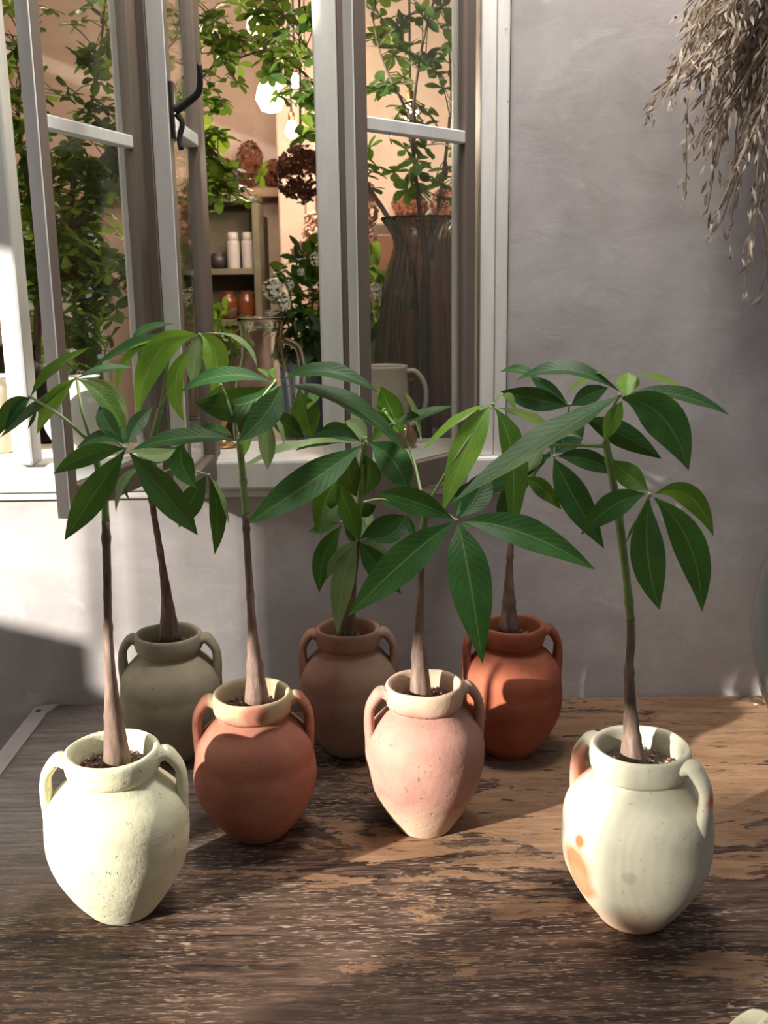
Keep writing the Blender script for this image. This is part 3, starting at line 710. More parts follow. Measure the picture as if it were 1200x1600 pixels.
# two candle bulbs on a wall bracket
p = at(286, 352, 3.3); t = empty('wall_sconce', (p.x, RB - .002, p.z)); tag(t, 'small wall bracket with two candle bulbs at the back left', 'lamp')
bm = bmesh.new(); box(bm, -.03, .03, -.012, 0, -.04, .04, .003); fin('back_plate', bm, BRASS, t)
for s in (-1, 1):
    bm = bmesh.new(); tube(bm, smooth_path([V((0, -.01, -.01)), V((s * .02, -.05, -.03)), V((s * .028, -.07, -.012))], 5), .004, 7); fin('arm', bm, BRASS, t, True)
    bm = bmesh.new(); lathe(bm, [(.008, 0), (.012, .012), (.010, .03), (.001, .05)], 12); o = fin('bulb', bm, BULB, t, True); o.location = (s * .028, -.07, -.010)

# ------------------------------------------------------------------ shop furniture
DW = m_simple('dark_counter_wood', (0.07, 0.042, 0.028), 0.5, 0.3, 10)
ct = empty('counter', (-.25, 1.92, 0)); tag(ct, 'dark wooden counter running behind the window sill', 'counter')
CZ = 1.045
boxo('countertop', -.95, .95, -.28, .28, CZ - .035, CZ, DW, ct, .004)
for (a, b) in ((-.93, -.33), (-.32, .32), (.33, .93)): boxo('panel', a, b, -.25, .25, .02, CZ - .036, DW, ct, .004)
CABM = m_simple('grey_green_cabinet', (0.115, 0.10, 0.065), 0.7, 0.25, 14)
def px2(px, py, Y): q = at(px, py, Y); return q
cy = 3.30
c0 = px2(268, 318, cy); c1 = px2(411, 508, cy)
cab = empty('wall_cabinet', ((c0.x + c1.x) / 2, cy, c1.z)); tag(cab, 'open grey green wall cabinet of two shelves holding white canisters and amber jars', 'cabinet')
cw, chh = (c1.x - c0.x) / 2, c0.z - c1.z
for (a, b) in ((-cw, -cw + .022), (cw - .022, cw)): boxo('side_panel', a, b, 0, .14, 0, chh, CABM, cab, .003)
boxo('top_panel', -cw, cw, -.008, .14, chh + .0004, chh + .022, CABM, cab, .008)
boxo('back_panel', -cw + .0225, cw - .0225, .13, .139, 0, chh, CABM, cab)
SHZ = (0.0, chh * .42)
for z in SHZ: boxo('shelf', -cw + .0225, cw - .0225, .004, .1295, z, z + .018, CABM, cab, .002)
boxo('wall_bracket', -.012, .012, .14, RB - cy, chh * .3, chh * .34, CABM, cab); boxo('hanging_bar', -.012 + .06, .012 + .06, .02, .04, chh + .0224, chh + .09, DARKIRON, cab)
boxo('support_batten', -cw + .03, cw - .03, .1402, RB - cy - .002, .02, chh - .02, CABM, cab)
WHITEC = m_simple('white_ceramic', (0.74, 0.71, 0.66), 0.3, 0.05, 8)
GREYC = m_simple('grey_white_ceramic', (0.40, 0.36, 0.355), 0.4, 0.06, 8)
AMBER = m_simple('amber_glaze', (0.13, 0.038, 0.016), 0.15, 0.2, 8)
def vessel(name, prof, mat, loc, label, cat, group=None, seg=28, parts=()):
    t = empty(name, loc); tag(t, label, cat, group)
    bm = bmesh.new(); pr = smooth_path([V((r, 0, z)) for r, z in prof], 3); lathe(bm, [(max(.0003, q.x), q.z) for q in pr], seg); fin('body', bm, mat, t, True)
    return t
z1 = c1.z + SHZ[1] + .018
for (px, lab) in ((364, 'left of the two tall white canisters in the wall cabinet'), (387, 'right of the two tall white canisters in the wall cabinet')):
    q = px2(px, 380, cy + .05)
    cv = vessel('canister', [(.017, 0), (.0195, .003), (.0195, .075), (.0165, .082), (.015, .084), (.0003, .084)], GREYC, (q.x, cy + .05, z1 + .0003), lab, 'canister', 'white canisters in the wall cabinet')
    bm = bmesh.new(); lathe(bm, [(.0158, .0845), (.0165, .086), (.0165, .104), (.013, .108), (.0003, .108)], 24); fin('lid', bm, GREYC, cv, True)
q = px2(340, 375, cy + .06)
vessel('pot', [(.018, 0), (.026, .012), (.027, .03), (.020, .042), (.018, .046), (.0165, .045), (.018, .03), (.014, .008), (.0003, .006)], DARKIRON, (q.x, cy + .06, z1 + .0003), 'squat black pot left of the white canisters', 'pot')
z0 = c1.z + .018
for (px, lab) in ((357, 'left amber glazed jar on the lower cabinet shelf'), (386, 'right amber glazed jar on the lower cabinet shelf')):
    q = px2(px, 470, cy + .06)
    vessel('jar', [(.018, 0), (.027, .006), (.030, .03), (.029, .055), (.022, .07), (.020, .078), (.022, .082), (.020, .084), (.018, .075), (.0003, .07)], AMBER, (q.x, cy + .06, z0 + .0003), lab, 'jar', 'amber jars on the lower shelf')
# long plaster shelf at the back with brown dried bundles
q0 = px2(300, 296, 3.72)
sh = empty('wall_shelf', (0, RB - .17, q0.z)); tag(sh, 'long pale wall shelf high on the back wall carrying brown dried flowers', 'shelf')
boxo('board', -1.05, px0 - .004, 0, .168, -.03, 0, m_simple('pale_shelf', (0.42, 0.27, 0.20), 0.8, 0.1, 9), sh, .003)
q1 = px2(660, 347, 3.30)
sh2 = empty('ledge_shelf', (q1.x, 3.34, q1.z)); tag(sh2, 'pale wall shelf on the pier behind the ribbed vase', 'shelf')
boxo('board', -.26, .20, 0, .108, -.025, 0, bpy.data.materials['pale_shelf'], sh2, .003)
for s in (-.2, .14): boxo('bracket', s, s + .015, .02, .108, -.10, -.0255, DW, sh2, .002)
# a tall dark brown cupboard below
q2 = px2(536, 470, 3.2)
cbd = empty('cupboard', (q2.x + .1, 3.12, 0)); tag(cbd, 'dark brown wooden cupboard standing against the pier', 'cupboard')
zt = px2(536, 352, 3.2).z
boxo('carcass', -.20, .20, .02, .20, 0, zt, DW, cbd, .004)
for s in (-1, 1): 
    d = boxo('door', s * .1 - .096, s * .1 + .096, 0, .0195, .03, zt - .03, m_simple('reddish_wood', (0.13, 0.05, 0.025), 0.5, 0.25, 12), cbd, .003)
    bm = bmesh.new(); bmesh.ops.create_uvsphere(bm, u_segments=10, v_segments=8, radius=.008, matrix=Matrix.Translation((s * .015, -.009, zt * .7))); fin('knob', bm, BRASS, d, True)

# dried flower heads: hundreds of papery florets on short stems, one head each
def dried_head(loc, rx, rz, n, mat, label, seed, stem_to=None, cat='dried flowers'):
    rnd = random.Random(seed); t = empty('dried_hydrangea', loc); tag(t, label, cat)
    bm = bmesh.new()
    for k in range(n):
        u = rnd.uniform(-1, 1); a = rnd.random() * 2 * PI; s = math.sqrt(1 - u * u); m = rnd.uniform(.82, 1.0)
        c = V((rx * s * math.cos(a) * m, rx * s * math.sin(a) * m, rz * u * m)); nrm_ = V((c.x / rx, c.y / rx, c.z / rz)).normalized()
        x = nrm_.orthogonal().normalized(); y = nrm_.cross(x); f = rnd.uniform(.010, .015); o = rnd.random() * 6
        for j in range(4):
            b = o + j * PI / 2; d = x * math.cos(b) + y * math.sin(b); e = x * -math.sin(b) + y * math.cos(b)
            vs = [bm.verts.new(c), bm.verts.new(c + d * f * .55 + e * f * .42 + nrm_ * f * rnd.uniform(.0, .4)), bm.verts.new(c + d * f + nrm_ * f * rnd.uniform(-.1, .5)), bm.verts.new(c + d * f * .55 - e * f * .42 + nrm_ * f * rnd.uniform(.0, .4))]
            bm.faces.new(vs)
    tag(fin('florets', bm, mat, t, nrm=False), kind='stuff')
    bm = bmesh.new(); e = V(stem_to) - V(loc) if stem_to is not None else V((.01, 0, -rz - .06))
    tube(bm, [V((0, 0, 0)), e * .5 + V((.006, 0, 0)), e], .0025, 6); fin('flower_stem', bm, BARK, t)
    return t
HB = m_simple('dried_dark_petals', (0.16, 0.065, 0.05), 0.9, 0.35, 50)
HP = m_simple('dried_pink_petals', (0.62, 0.40, 0.31), 0.9, 0.2, 50)
HM = m_simple('dried_maroon_petals', (0.12, 0.025, 0.03), 0.9, 0.35, 50)
HR = m_simple('dried_russet_petals', (0.24, 0.085, 0.045), 0.9, 0.3, 50)
def topof(p): return (p.x + .02, p.y, 2.949)
p = px2(470, 272, 2.3); dried_head(p, .052, .055, 170, HB, 'dark brown dried hydrangea head hanging beside the window post', 1, topof(p))
p = px2(560, 325, 2.5); dried_head(p, .042, .075, 170, HP, 'pale pink dried hydrangea head hanging behind the right sash', 2, topof(p))
p = px2(540, 245, 2.66); dried_head(p, .035, .05, 120, HR, 'russet dried hydrangea head hanging above the pink one', 3, topof(p))
p = px2(494, 362, 2.6); dried_head(p, .03, .045, 110, HP, 'small pale pink dried flower head above the dark bouquet', 4, topof(p))
p = px2(478, 395, 2.7); dried_head(p, .032, .024, 80, HM, 'maroon dried flower head above the dark bouquet', 5, topof(p))
for i, (px, rx, lab) in enumerate(((392, .046, 'tallest brown dried flower bundle on the back shelf'), (430, .038, 'low brown dried flower bundle at the right end of the back shelf'), (345, .05, 'brown dried flower bundle at the left of the back shelf'))):
    q = px2(px, 280, 3.76); hz = (.075, .045, .05)[i]
    dried_head((q.x, 3.76, q0.z + hz + .006), rx, hz, 160, HR, lab, 10 + i, (q.x + .01, 3.75, q0.z + .002))
for i, (px, hz, lab) in enumerate(((700, .05, 'brown dried bundle on the pier shelf, right one'), (640, .045, 'brown dried bundle on the pier shelf, left one'))):
    q = px2(px, 330, 3.39); dried_head((q.x, 3.39, q1.z + hz + .006), .055, hz, 140, HR, lab, 20 + i, (q.x + .01, 3.39, q1.z + .002))

# ------------------------------------------------------------------ vessels on the sill and the counter
SZ = SILL_T
q = px2(601, 640, 1.575)
jg = empty('jug', (q.x, 1.575, SZ + .0003)); tag(jg, 'cream ceramic jug with a loop handle on the window sill', 'jug')
JUGM = m_simple('cream_stoneware', (0.46, 0.38, 0.30), 0.5, 0.08, 14)
bm = bmesh.new(); pr = smooth_path([V((r, 0, z)) for r, z in [(.034, 0), (.0375, .004), (.038, .03), (.0365, .07), (.0345, .10), (.0350, .114), (.0335, .1155), (.0318, .112), (.032, .07), (.033, .02), (.002, .012)]], 3)
lathe(bm, [(max(.0004, p_.x), p_.z) for p_ in pr], 36); fin('body', bm, JUGM, jg, True)
bm = bmesh.new(); tube(bm, smooth_path([V((.033, -.005, .108)), V((.047, -.008, .107)), V((.060, -.010, .088)), V((.061, -.010, .060)), V((.053, -.008, .038)), V((.036, -.005, .026))], 6), .0052, 9, .7, (0, 1, 0)); fin('handle', bm, JUGM, jg, True)
q = px2(632, 690, 1.54)
vessel('bottle', [(.010, 0), (.017, .005), (.0185, .016), (.013, .028), (.006, .034), (.006, .040), (.009, .044), (.007, .0445), (.004, .038), (.0003, .004)], m_glass('gold_tinted_glass', (0.95, 0.72, 0.5), 0.03), (q.x, 1.535, SZ + .0003), 'tiny round gold tinted glass bottle at the foot of the jug', 'bottle')
q = px2(148, 690, 1.60)
vessel('round_vase', [(.030, 0), (.044, .006), (.060, .035), (.060, .060), (.046, .085), (.026, .098), (.022, .104), (.026, .108), (.022, .107), (.019, .098), (.040, .08), (.05, .05), (.0003, .01)], WHITEC, (q.x, 1.562, SZ + .0003), 'round white ceramic vase in the sun behind the left sash', 'vase', seg=40)
q = px2(12, 690, 1.60)
vessel('tall_jar', [(.032, 0), (.040, .004), (.044, .04), (.042, .085), (.034, .100), (.036, .110), (.032, .109), (.030, .098), (.036, .08), (.0003, .01)], m_simple('cream_glaze', (0.72, 0.62, 0.45), 0.35, 0.15, 20), (q.x, 1.562, SZ + .0003), 'cream glazed jar at the far left end of the sill', 'jar')
q = px2(262, 690, 1.60)
vessel('bowl', [(.018, 0), (.024, .003), (.036, .020), (.042, .040), (.0405, .041), (.034, .022), (.0003, .008)], WHITEC, (q.x, 1.565, SZ + .0003), 'small white bowl on the sill behind the second sash', 'bowl')
q = px2(356, 700, 1.60)
vessel('candlestick', [(.020, 0), (.022, .003), (.010, .008), (.005, .016), (.008, .024), (.005, .030), (.009, .040), (.008, .044), (.0003, .042)], BRASS, (q.x, 1.56, SZ + .0003), 'small brass candlestick on the sill', 'candlestick')
q = px2(330, 700, 1.62)
vessel('glass_cup', [(.018, 0), (.022, .002), (.024, .04), (.0225, .04), (.0205, .005), (.0003, .004)], m_glass('clear_glass'), (q.x, 1.57, SZ + .0003), 'small clear glass cup on the sill beside the brass candlestick', 'cup')
# clear glass pitcher
GL = bpy.data.materials['clear_glass']
q = px2(412, 600, 1.80)
gp = empty('glass_pitcher', (q.x, 1.80, CZ + .0003)); tag(gp, 'clear glass pitcher with a looped handle behind the middle of the sill', 'pitcher')
bm = bmesh.new(); pr = smooth_path([V((r, 0, z)) for r, z in [(.040, 0), (.050, .006), (.056, .05), (.050, .12), (.036, .175), (.036, .215), (.042, .235), (.0395, .2345), (.0335, .215), (.0335, .175), (.0475, .12), (.0535, .05), (.046, .01), (.002, .008)]], 3)
lathe(bm, [(max(.0004, p_.x), p_.z) for p_ in pr], 36); fin('body', bm, GL, gp, True)
bm = bmesh.new(); tube(bm, smooth_path([V((.037, -.01, .20)), V((.062, -.016, .185)), V((.068, -.018, .13)), V((.054, -.014, .085)), V((.049, -.01, .08))], 6), .006, 9); fin('handle', bm, GL, gp, True)
# big ribbed glass vase
q = px2(662, 560, 1.86)
VX, VY = q.x, 1.86
rv = empty('ribbed_vase', (VX, VY, CZ + .0003)); tag(rv, 'tall ribbed clear glass vase with a flared neck, holding leafy branches', 'vase')
pr = smooth_path([V((r, 0, z)) for r, z in [(.070, 0), (.082, .006), (.088, .06), (.086, .14), (.078, .22), (.066, .29), (.054, .335), (.050, .355), (.056, .375), (.070, .395), (.0685, .397), (.054, .377), (.0475, .355), (.0515, .333), (.063, .29), (.0745, .22), (.0825, .14), (.0845, .06), (.078, .012), (.002, .010)]], 3)
bm = bmesh.new(); lathe(bm, [(max(.0004, p_.x), p_.z) for p_ in pr], 108, lambda p_, a: V((p_.x * (1 + .028 * math.cos(27 * a)), p_.y * (1 + .028 * math.cos(27 * a)), p_.z)))
fin('body', bm, m_glass('smoky_ribbed_glass', (0.50, 0.54, 0.54), 0.015), rv, True)

# ------------------------------------------------------------------ leafy branches
def sprig_mats(nm, cols): return [m_leaf(nm + str(i), c, tuple(x * .6 for x in c), tuple(min(1, x * 1.3) for x in c), .45, .45) for i, c in enumerate(cols)]
SPR = sprig_mats('shop_foliage_', [(0.10, 0.20, 0.045), (0.055, 0.125, 0.030), (0.30, 0.44, 0.06)])
def small_leaf(mat, L, Wd, nm='leaf'):
    bm = bmesh.new(); uvl = bm.loops.layers.uv.new('UVMap'); rows = []
    for (t, w_) in ((0, .06), (.3, .55), (.6, 1.0), (.85, .75), (1.0, .1)):
        z = -.25 * L * t * t
        rows.append([bm.verts.new((L * t, s * Wd * .5 * w_, z + abs(s) * Wd * .08)) for s in (-1, 0, 1)])
    for i in range(4):
        for k in range(2):
            f = bm.faces.new((rows[i][k], rows[i][k + 1], rows[i + 1][k + 1], rows[i + 1][k])); f.smooth = True
            for lp, (a, b) in zip(f.loops, ((i, k), (i, k + 1), (i + 1, k + 1), (i + 1, k))): lp[uvl].uv = (b / 2, a / 4)
    me = bpy.data.meshes.new(nm); bm.to_mesh(me); bm.free(); me.materials.append(mat); return me
SM = [small_leaf(m, .030, .019) for m in SPR]
def branch_set(root, loc, branches, seed, limit, dens, start=.28, every=2):
    rnd = random.Random(seed); cnt = 0; extra = {0: bmesh.new(), 1: bmesh.new(), 2: bmesh.new()}
    for bi, br in enumerate(branches):
        pts = smooth_path([at(x, y, Y) - loc for (x, y, Y) in br['p']], 6); n = len(pts); r0 = br.get('r', .006)
        bm = bmesh.new(); tube(bm, pts, [r0 * (1 - .75 * i / (n - 1)) for i in range(n)], 7)
        leaves = []
        for i in range(int(n * br.get('s', start)), n):
            for _ in range(br.get('d', dens)):
                if rnd.random() > .80: continue
                b = pts[i]; d = V((rnd.gauss(0, 1), rnd.gauss(0, 1), rnd.gauss(.1, .7))).normalized(); l = rnd.uniform(.02, .085)
                e = b + d * l; tube(bm, [b, b + d * l * .6 + V((0, 0, .006)), e], .0010, 5, caps=False)
                leaves.append(e)
        o = fin('branch', bm, BARK, root, True)
        for e in leaves:
            k = rnd.choice((4, 5, 5, 6)); base = rnd.random() * 6; tilt = Matrix.Rotation(rnd.gauss(0, .5), 4, 'X') @ Matrix.Rotation(rnd.gauss(0, .5), 4, 'Y')
            wt = br.get('w', (5, 3, 2)); vi = rnd.choices((0, 1, 2), wt)[0]
            for j in range(k):
                M = Matrix.Translation(e) @ tilt @ Matrix.Rotation(base + j * 2 * PI / k, 4, 'Z') @ Matrix.Rotation(rnd.uniform(-.5, .25), 4, 'Y') @ Matrix.Scale(rnd.uniform(.75, 1.15), 4)
                cnt += 1
                if cnt % every == 0 and cnt // every <= limit:
                    lo = bpy.data.objects.new('leaf', SM[vi]); C.objects.link(lo); lo.parent = o; lo.matrix_local = M
                else:
                    k0 = len(extra[vi].verts); extra[vi].from_mesh(SM[vi]); extra[vi].verts.ensure_lookup_table()
                    for q_ in range(k0, len(extra[vi].verts)): extra[vi].verts[q_].co = M @ extra[vi].verts[q_].co
    for vi, e in extra.items():
        if len(e.verts): tag(fin('foliage', e, SPR[vi], root, nrm=False), kind='stuff')
        else: e.free()
    return cnt
loc = V((VX, VY, CZ + .02)); br_ = empty('leafy_branches', loc); tag(br_, 'tall leafy green branches standing in the ribbed glass vase', 'branches')
branch_set(br_, loc, [
 dict(p=[(664, 682, 1.86), (662, 480, 1.86), (663, 390, 1.86), (652, 300, 1.87), (645, 190, 1.88), (660, 70, 1.9), (690, -40, 1.92)], s=.5, d=2),
 dict(p=[(655, 682, 1.86), (650, 480, 1.86), (640, 400, 1.86), (600, 330, 1.87), (556, 262, 1.9), (524, 190, 1.95), (480, 120, 2.0), (420, 80, 2.05), (350, 100, 2.1)], s=.46, d=2),
 dict(p=[(672, 680, 1.87), (670, 480, 1.87), (672, 390, 1.87), (690, 290, 1.9), (704, 160, 1.95), (700, 40, 2.0)], s=.5, d=2),
 dict(p=[(556, 262, 1.9), (520, 150, 1.9), (470, 60, 1.92), (420, 0, 1.95)], s=.2, d=2, r=.003),
 dict(p=[(645, 190, 1.88), (600, 100, 1.9), (580, 20, 1.9)], s=.2, d=2, r=.003)], 5, 300, 2)
q = px2(60, 640, 2.05); loc = V((q.x - .02, 2.0, CZ + .003))
bv = vessel('dark_vase', [(.05, 0), (.062, .005), (.07, .06), (.06, .12), (.042, .16), (.045, .18), (.041, .179), (.036, .16), (.05, .12), (.06, .06), (.0003, .01)], DARKIRON, loc, 'dark vase on the counter behind the left sash, full of branches', 'vase')
loc2 = loc + V((0, 0, .012)); bl = empty('leafy_branches', loc2); tag(bl, 'spreading leafy branches in the dark vase, filling the left half of the window', 'branches')
branch_set(bl, loc2, [
 dict(p=[(60, 668, 2.0), (58, 560, 2.0), (66, 430, 2.0), (110, 360, 2.0), (172, 300, 2.02), (245, 250, 2.05), (300, 215, 2.1), (345, 255, 2.12), (345, 310, 2.12)], s=.30, d=4, w=(3, 1, 6), r=.009),
 dict(p=[(66, 430, 2.0), (46, 300, 2.0), (30, 200, 1.98), (36, 60, 1.96)], s=.1, d=6, w=(3, 6, 1)),
 dict(p=[(110, 360, 2.0), (120, 250, 2.02), (150, 130, 2.05), (165, 0, 2.1)], s=.1, d=5, w=(5, 4, 2)),
 dict(p=[(245, 250, 2.05), (278, 170, 2.1), (362, 76, 2.15), (440, 40, 2.2)], s=.15, d=3, w=(5, 3, 2), r=.004),
 dict(p=[(172, 300, 2.02), (195, 200, 2.05), (250, 90, 2.1), (330, 20, 2.1)], s=.1, d=4, w=(5, 3, 2), r=.004),
 dict(p=[(66, 430, 2.0), (130, 420, 1.95), (190, 440, 1.95)], s=.1, d=7, w=(5, 2, 4), r=.004),
 dict(p=[(110, 360, 2.0), (150, 470, 1.96), (140, 560, 1.95)], s=.1, d=5, w=(5, 3, 2), r=.003)], 9, 300, 2, every=4)

# ------------------------------------------------------------------ dark bouquet with white flowers
q = px2(487, 640, 2.0); loc = V((q.x, 2.0, CZ + .0003))
BLK = m_simple('dark_blue_glass', (0.010, 0.012, 0.016), 0.22, 0.1, 5)
vessel('flower_vase', [(.04, 0), (.05, .005), (.055, .05), (.05, .12), (.045, .16), (.048, .165), (.044, .164), (.04, .12), (.0003, .01)], BLK, loc, 'dark glass vase below the white flowers', 'vase')
bq = empty('flower_bouquet', loc + V((0, 0, .02))); tag(bq, 'dense dark green bouquet dotted with white round flowers', 'bouquet')
BQ = sprig_mats('bouquet_foliage_', [(0.022, 0.060, 0.020), (0.035, 0.085, 0.025), (0.07, 0.13, 0.04)])
BM_ = [small_leaf(m, .042, .020) for m in BQ]
rnd = random.Random(3); ctr = px2(487, 480, 2.0) - V(bq.location)
bm = bmesh.new()
for k in range(12):
    a = k * PI / 6; e = ctr + V((math.cos(a) * .05, math.sin(a) * .05, rnd.uniform(-.02, .07)))
    tube(bm, smooth_path([V((math.cos(a) * .01, math.sin(a) * .01, 0)), V((math.cos(a) * .02, math.sin(a) * .02, .14)), e], 4), .0022, 6)
fin('stems', bm, STEM, bq, True)['kind'] = 'stuff'
for k in range(260):
    u = rnd.uniform(-1, 1); a = rnd.random() * 2 * PI; s = math.sqrt(1 - u * u); m = rnd.uniform(.35, 1.0)
    d = V((s * math.cos(a), s * math.sin(a), u)); c = ctr + V((d.x * .075 * m, d.y * .075 * m, d.z * .12 * m - .01))
    M = Matrix.Translation(c) @ d.to_track_quat('X', 'Z').to_matrix().to_4x4() @ Matrix.Rotation(rnd.gauss(0, .6), 4, 'Y') @ Matrix.Rotation(rnd.gauss(0, .8), 4, 'Z')
    lo = bpy.data.objects.new('leaf', BM_[rnd.choices((0, 1, 2), (6, 3, 1))[0]]); C.objects.link(lo); lo.parent = bq; lo.matrix_local = M
PET = m_simple('white_petals', (0.74, 0.74, 0.62), 0.7, 0.08, 60)
def flower_mesh(r):
    bm = bmesh.new(); rr = random.Random(4)
    for k in range(60):
        u = rr.uniform(-1, 1); a = rr.random() * 2 * PI; s = math.sqrt(1 - u * u); c = V((s * math.cos(a), s * math.sin(a), u)); x = c.orthogonal().normalized(); y = c.cross(x)
        f = .36; b = rr.random() * 6; d = x * math.cos(b) + y * math.sin(b); e = c.cross(d)
        vs = [bm.verts.new((c * .72 - d * f * .5) * r), bm.verts.new((c * .9 + e * f * .5) * r), bm.verts.new((c * 1.0 + d * f) * r), bm.verts.new((c * .9 - e * f * .5) * r)]
        bm.faces.new(vs)
    me = bpy.data.meshes.new('flower'); bm.to_mesh(me); bm.free(); me.materials.append(PET); return me
FM = flower_mesh(.0155)
for (px, py, Y, s) in ((426, 452, 1.93, 1.25), (441, 472, 1.92, 1.05), (452, 445, 1.94, .6), (420, 490, 1.94, .5), (494, 405, 1.93, .8), (545, 425, 1.93, 1.1), (556, 445, 1.95, .9), (534, 412, 1.95, .7), (470, 425, 1.93, .45), (585, 455, 1.96, 1.0), (385, 506, 1.9, .8), (423, 512, 1.9, .45)):
    lo = bpy.data.objects.new('flower', FM); C.objects.link(lo); lo.parent = bq; lo.location = px2(px, py, Y) - V(bq.location); lo.scale = (s, s, s)
# low green plants either side of the bouquet
def bushy(name, px, py, Y, rx, rz, n, mats, label, seed, flowers=()):
    c = px2(px, py, Y); loc = V((c.x, Y, CZ + .0003)); t = empty(name, loc); tag(t, label, 'plant')
    rr = random.Random(seed); cc = c - loc
    bm = bmesh.new(); pr = [(.028, 0), (.036, .004), (.042, .05), (.044, .055), (.040, .055), (.038, .046), (.0003, .045)]; lathe(bm, pr, 24); fin('pot', bm, bpy.data.materials['apron_wood'], t, True)
    bm = bmesh.new()
    for k in range(8):
        a = k * PI / 4; tube(bm, [V((0, 0, .04)), V((math.cos(a) * rx * .4, math.sin(a) * rx * .4, cc.z * .6)), cc + V((math.cos(a) * rx * .6, math.sin(a) * rx * .6, 0))], .0016, 5)
    tag(fin('stems', bm, STEM, t), kind='stuff')
    for k in range(n):
        u = rr.uniform(-1, 1); a = rr.random() * 2 * PI; s = math.sqrt(1 - u * u); m = rr.uniform(.4, 1)
        d = V((s * math.cos(a), s * math.sin(a), u)); p_ = cc + V((d.x * rx * m, d.y * rx * m, d.z * rz * m))
        M = Matrix.Translation(p_) @ d.to_track_quat('X', 'Z').to_matrix().to_4x4() @ Matrix.Rotation(rr.gauss(0, .6), 4, 'Y')
        lo = bpy.data.objects.new('leaf', mats[rr.randrange(3)]); C.objects.link(lo); lo.parent = t; lo.matrix_local = M
    for (a, b, yy, s) in flowers:
        lo = bpy.data.objects.new('flower', FM); C.objects.link(lo); lo.parent = t; lo.location = px2(a, b, yy) - loc; lo.scale = (s, s, s)
bushy('leafy_pot_plant', 340, 520, 2.06, .06, .045, 90, SM, 'low pale green pot plant on the counter below the wall cabinet', 31, ((290, 468, 2.0, .9), (304, 455, 2.0, .7)))
bushy('leafy_pot_plant', 590, 470, 2.22, .05, .09, 120, [small_leaf(m, .045, .022) for m in SPR], 'tall green pot plant between the bouquet and the ribbed vase', 32)
bushy('leafy_pot_plant', 60, 560, 2.3, .10, .08, 120, SM, 'low leafy pot plant at the far left of the counter', 33)

# ------------------------------------------------------------------ garden seen through the far opening
gt = empty('garden_tree', (-1.6, 5.6, 0)); tag(gt, 'green garden tree beyond the far window', 'tree')
bm = bmesh.new(); tube(bm, smooth_path([V((0, 0, 0)), V((.03, 0, .8)), V((-.05, .05, 1.5)), V((0, 0, 2.2))], 5), [.07 - .002 * i for i in range(16)], 10); fin('trunk', bm, BARK, gt, True)
bm = bmesh.new(); rnd = random.Random(8)
for k in range(2600):
    d = V((rnd.gauss(0, 1), rnd.gauss(0, 1), rnd.gauss(0, 1))).normalized(); c = V((0, 0, 1.5)) + V((d.x * 1.0, d.y * .7, d.z * .95)) * rnd.uniform(.3, 1) 
    x = V((rnd.gauss(0, 1), rnd.gauss(0, 1), rnd.gauss(0, 1))).normalized(); y = x.orthogonal().normalized(); s = rnd.uniform(.03, .06)
    bm.faces.new([bm.verts.new(c - x * s), bm.verts.new(c + y * s * .5), bm.verts.new(c + x * s), bm.verts.new(c - y * s * .5)])
tag(fin('foliage', bm, SPR[0], gt, nrm=False), kind='stuff')
tag(boxo('floor_garden', -5, 3, RB + .12, 9, -.05, 0, m_simple('garden_ground', (0.10, 0.12, 0.05), 0.9, 0.3, 4)), kind='structure')

# ------------------------------------------------------------------ dried grass hanging at the top right
DG = m_simple('dried_grass', (0.50, 0.41, 0.325), 0.9, 0.3, 40)
DG2 = m_simple('dried_grass_dark', (0.36, 0.27, 0.19), 0.9, 0.3, 40)
p = at(1235, -90, 1.36); dg = empty('dried_grass_bunch', p); tag(dg, 'bunch of brown dried grass hanging on the wall at the top right', 'dried grass')
rnd = random.Random(12)
tips = [(1012, 178), (1030, 165), (1048, 150), (1022, 150), (1085, 222), (1098, 225), (1118, 262), (1070, 318), (1105, 330), (1112, 352), (1128, 345), (1163, 450), (1186, 458), (1170, 400), (1140, 380), (1200, 420), (1180, 320), (1075, 40), (1068, 20), (1060, 90), (1052, 120), (1150, 300), (1215, 360), (1240, 400), (1120, 200), (1160, 240), (1135, 290)]
for k in range(110):
    a = rnd.random(); tips.append((1075 + 200 * rnd.random() ** .7, 20 + 300 * rnd.random() * (0.35 + .65 * a)))
stm = bmesh.new(); spk = bmesh.new(); spk2 = bmesh.new()
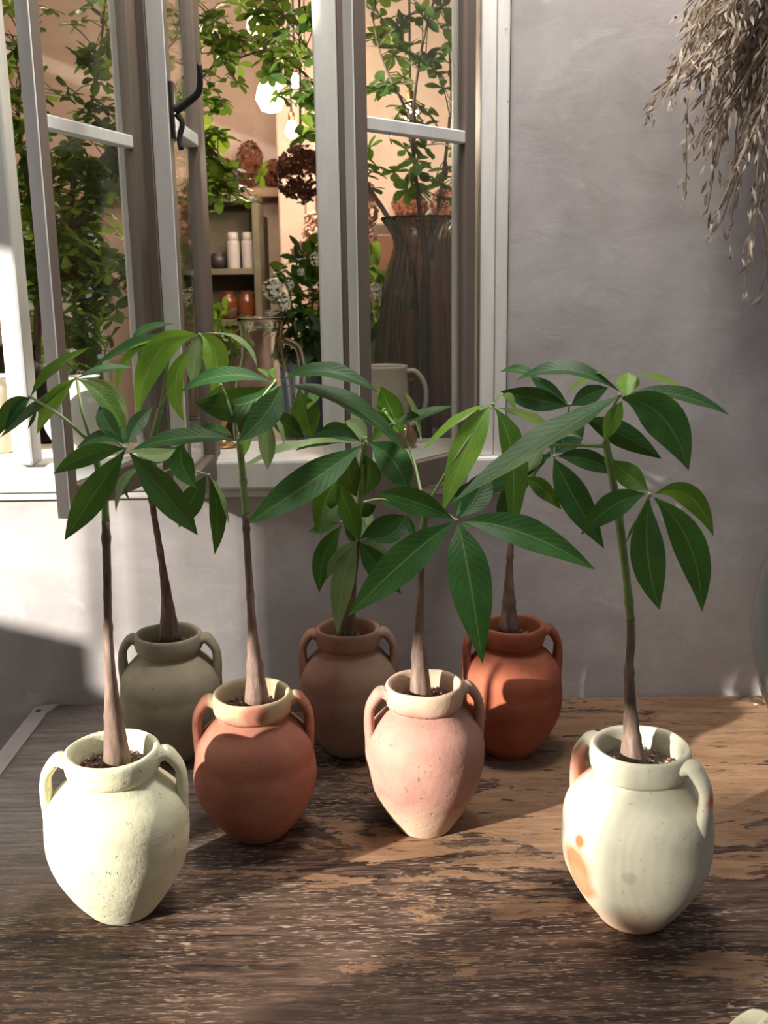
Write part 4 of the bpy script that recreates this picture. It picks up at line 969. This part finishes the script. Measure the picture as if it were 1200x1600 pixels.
for i, (tx, ty) in enumerate(tips):
    Y = 1.36 + rnd.uniform(-.05, .07); T = at(tx, ty, Y) - p
    b0 = V((rnd.gauss(0, .02), rnd.gauss(0, .015), rnd.uniform(0, .03)))
    mid = (b0 + T) * .5 + V((rnd.gauss(.01, .02), rnd.gauss(0, .012), rnd.uniform(.0, .03)))
    pts = smooth_path([b0, mid, T], 8); n = len(pts); tube(stm, pts, .0009, 5, caps=False)
    for j in range(3, n):
        for _ in range(4 if i >= 27 else 3):
            c = pts[j] + V((rnd.gauss(0, .004), rnd.gauss(0, .004), rnd.gauss(0, .006))); tg = (pts[j] - pts[j - 1]).normalized()
            d = (tg + V((rnd.gauss(0, .35), rnd.gauss(0, .35), rnd.gauss(-.1, .3)))).normalized(); y = d.cross(V((rnd.gauss(0, .3), 1, rnd.gauss(0, .3)))).normalized(); l = rnd.uniform(.010, .026); q_ = d.cross(y) * .0012
            tg_bm = spk if rnd.random() < .7 else spk2
            vs = [tg_bm.verts.new(v) for v in (c, c + d * l * .45 + y * l * .09 + q_, c + d * l, c + d * l * .45 - y * l * .09 + q_, c + d * l * .45 - q_)]
            for f in ((0, 1, 4), (1, 2, 4), (2, 3, 4), (3, 0, 4), (0, 3, 1), (1, 3, 2)): tg_bm.faces.new([vs[z] for z in f])
tag(fin('stems', stm, DG2, dg, True), kind='stuff'); tag(fin('spikelets', spk, DG, dg), kind='stuff'); tag(fin('dark_spikelets', spk2, DG2, dg), kind='stuff')
hk = bmesh.new(); tube(hk, [V((0, 0, .02)), V((0, .05, .05)), V((0, WY - p.y - .0005, .05))], .002, 6); fin('hook', hk, DARKIRON, dg)

# ------------------------------------------------------------------ green glass demijohn at the right edge
dj = empty('demijohn', (.655, 1.255, TZ + .0003)); tag(dj, 'large green glass demijohn cut off by the right edge of the photo', 'bottle')
pr = [(.10, 0), (.13, .012), (.165, .06), (.183, .13), (.186, .175), (.176, .24), (.145, .30), (.09, .345), (.045, .37), (.032, .40), (.030, .44), (.036, .45)]
inn = [(r - .004, max(z, .006)) for r, z in reversed(pr[1:])]
sm = smooth_path([V((r, 0, z)) for r, z in pr], 3) + smooth_path([V((r, 0, z)) for r, z in inn], 3) + [V((.001, 0, .008))]
bm = bmesh.new(); lathe(bm, [(q_.x, q_.z) for q_ in sm], 64); fin('body', bm, m_glass('pale_green_glass', (0.80, 0.90, 0.85), 0.0), dj, True)

# ------------------------------------------------------------------ added fill lamp, unseen above the frame
tlm = empty('fill_globe', LAMP_P); tag(tlm, 'added globe fill lamp, unseen above the frame, brightening the wall top', 'lamp')
bm = bmesh.new(); lathe(bm, [(.045, .135), (.05, .15), (.05, .20), (.012, .215)], 20); fin('cap', bm, BRASS, tlm, True)
bm = bmesh.new(); tube(bm, [V((0, 0, .21)), V((0, 0, .60))], .004, 6); fin('cord', bm, CORD, tlm)
bm = bmesh.new(); bmesh.ops.create_uvsphere(bm, u_segments=24, v_segments=14, radius=.14); fin('globe', bm, PANE, tlm, True)
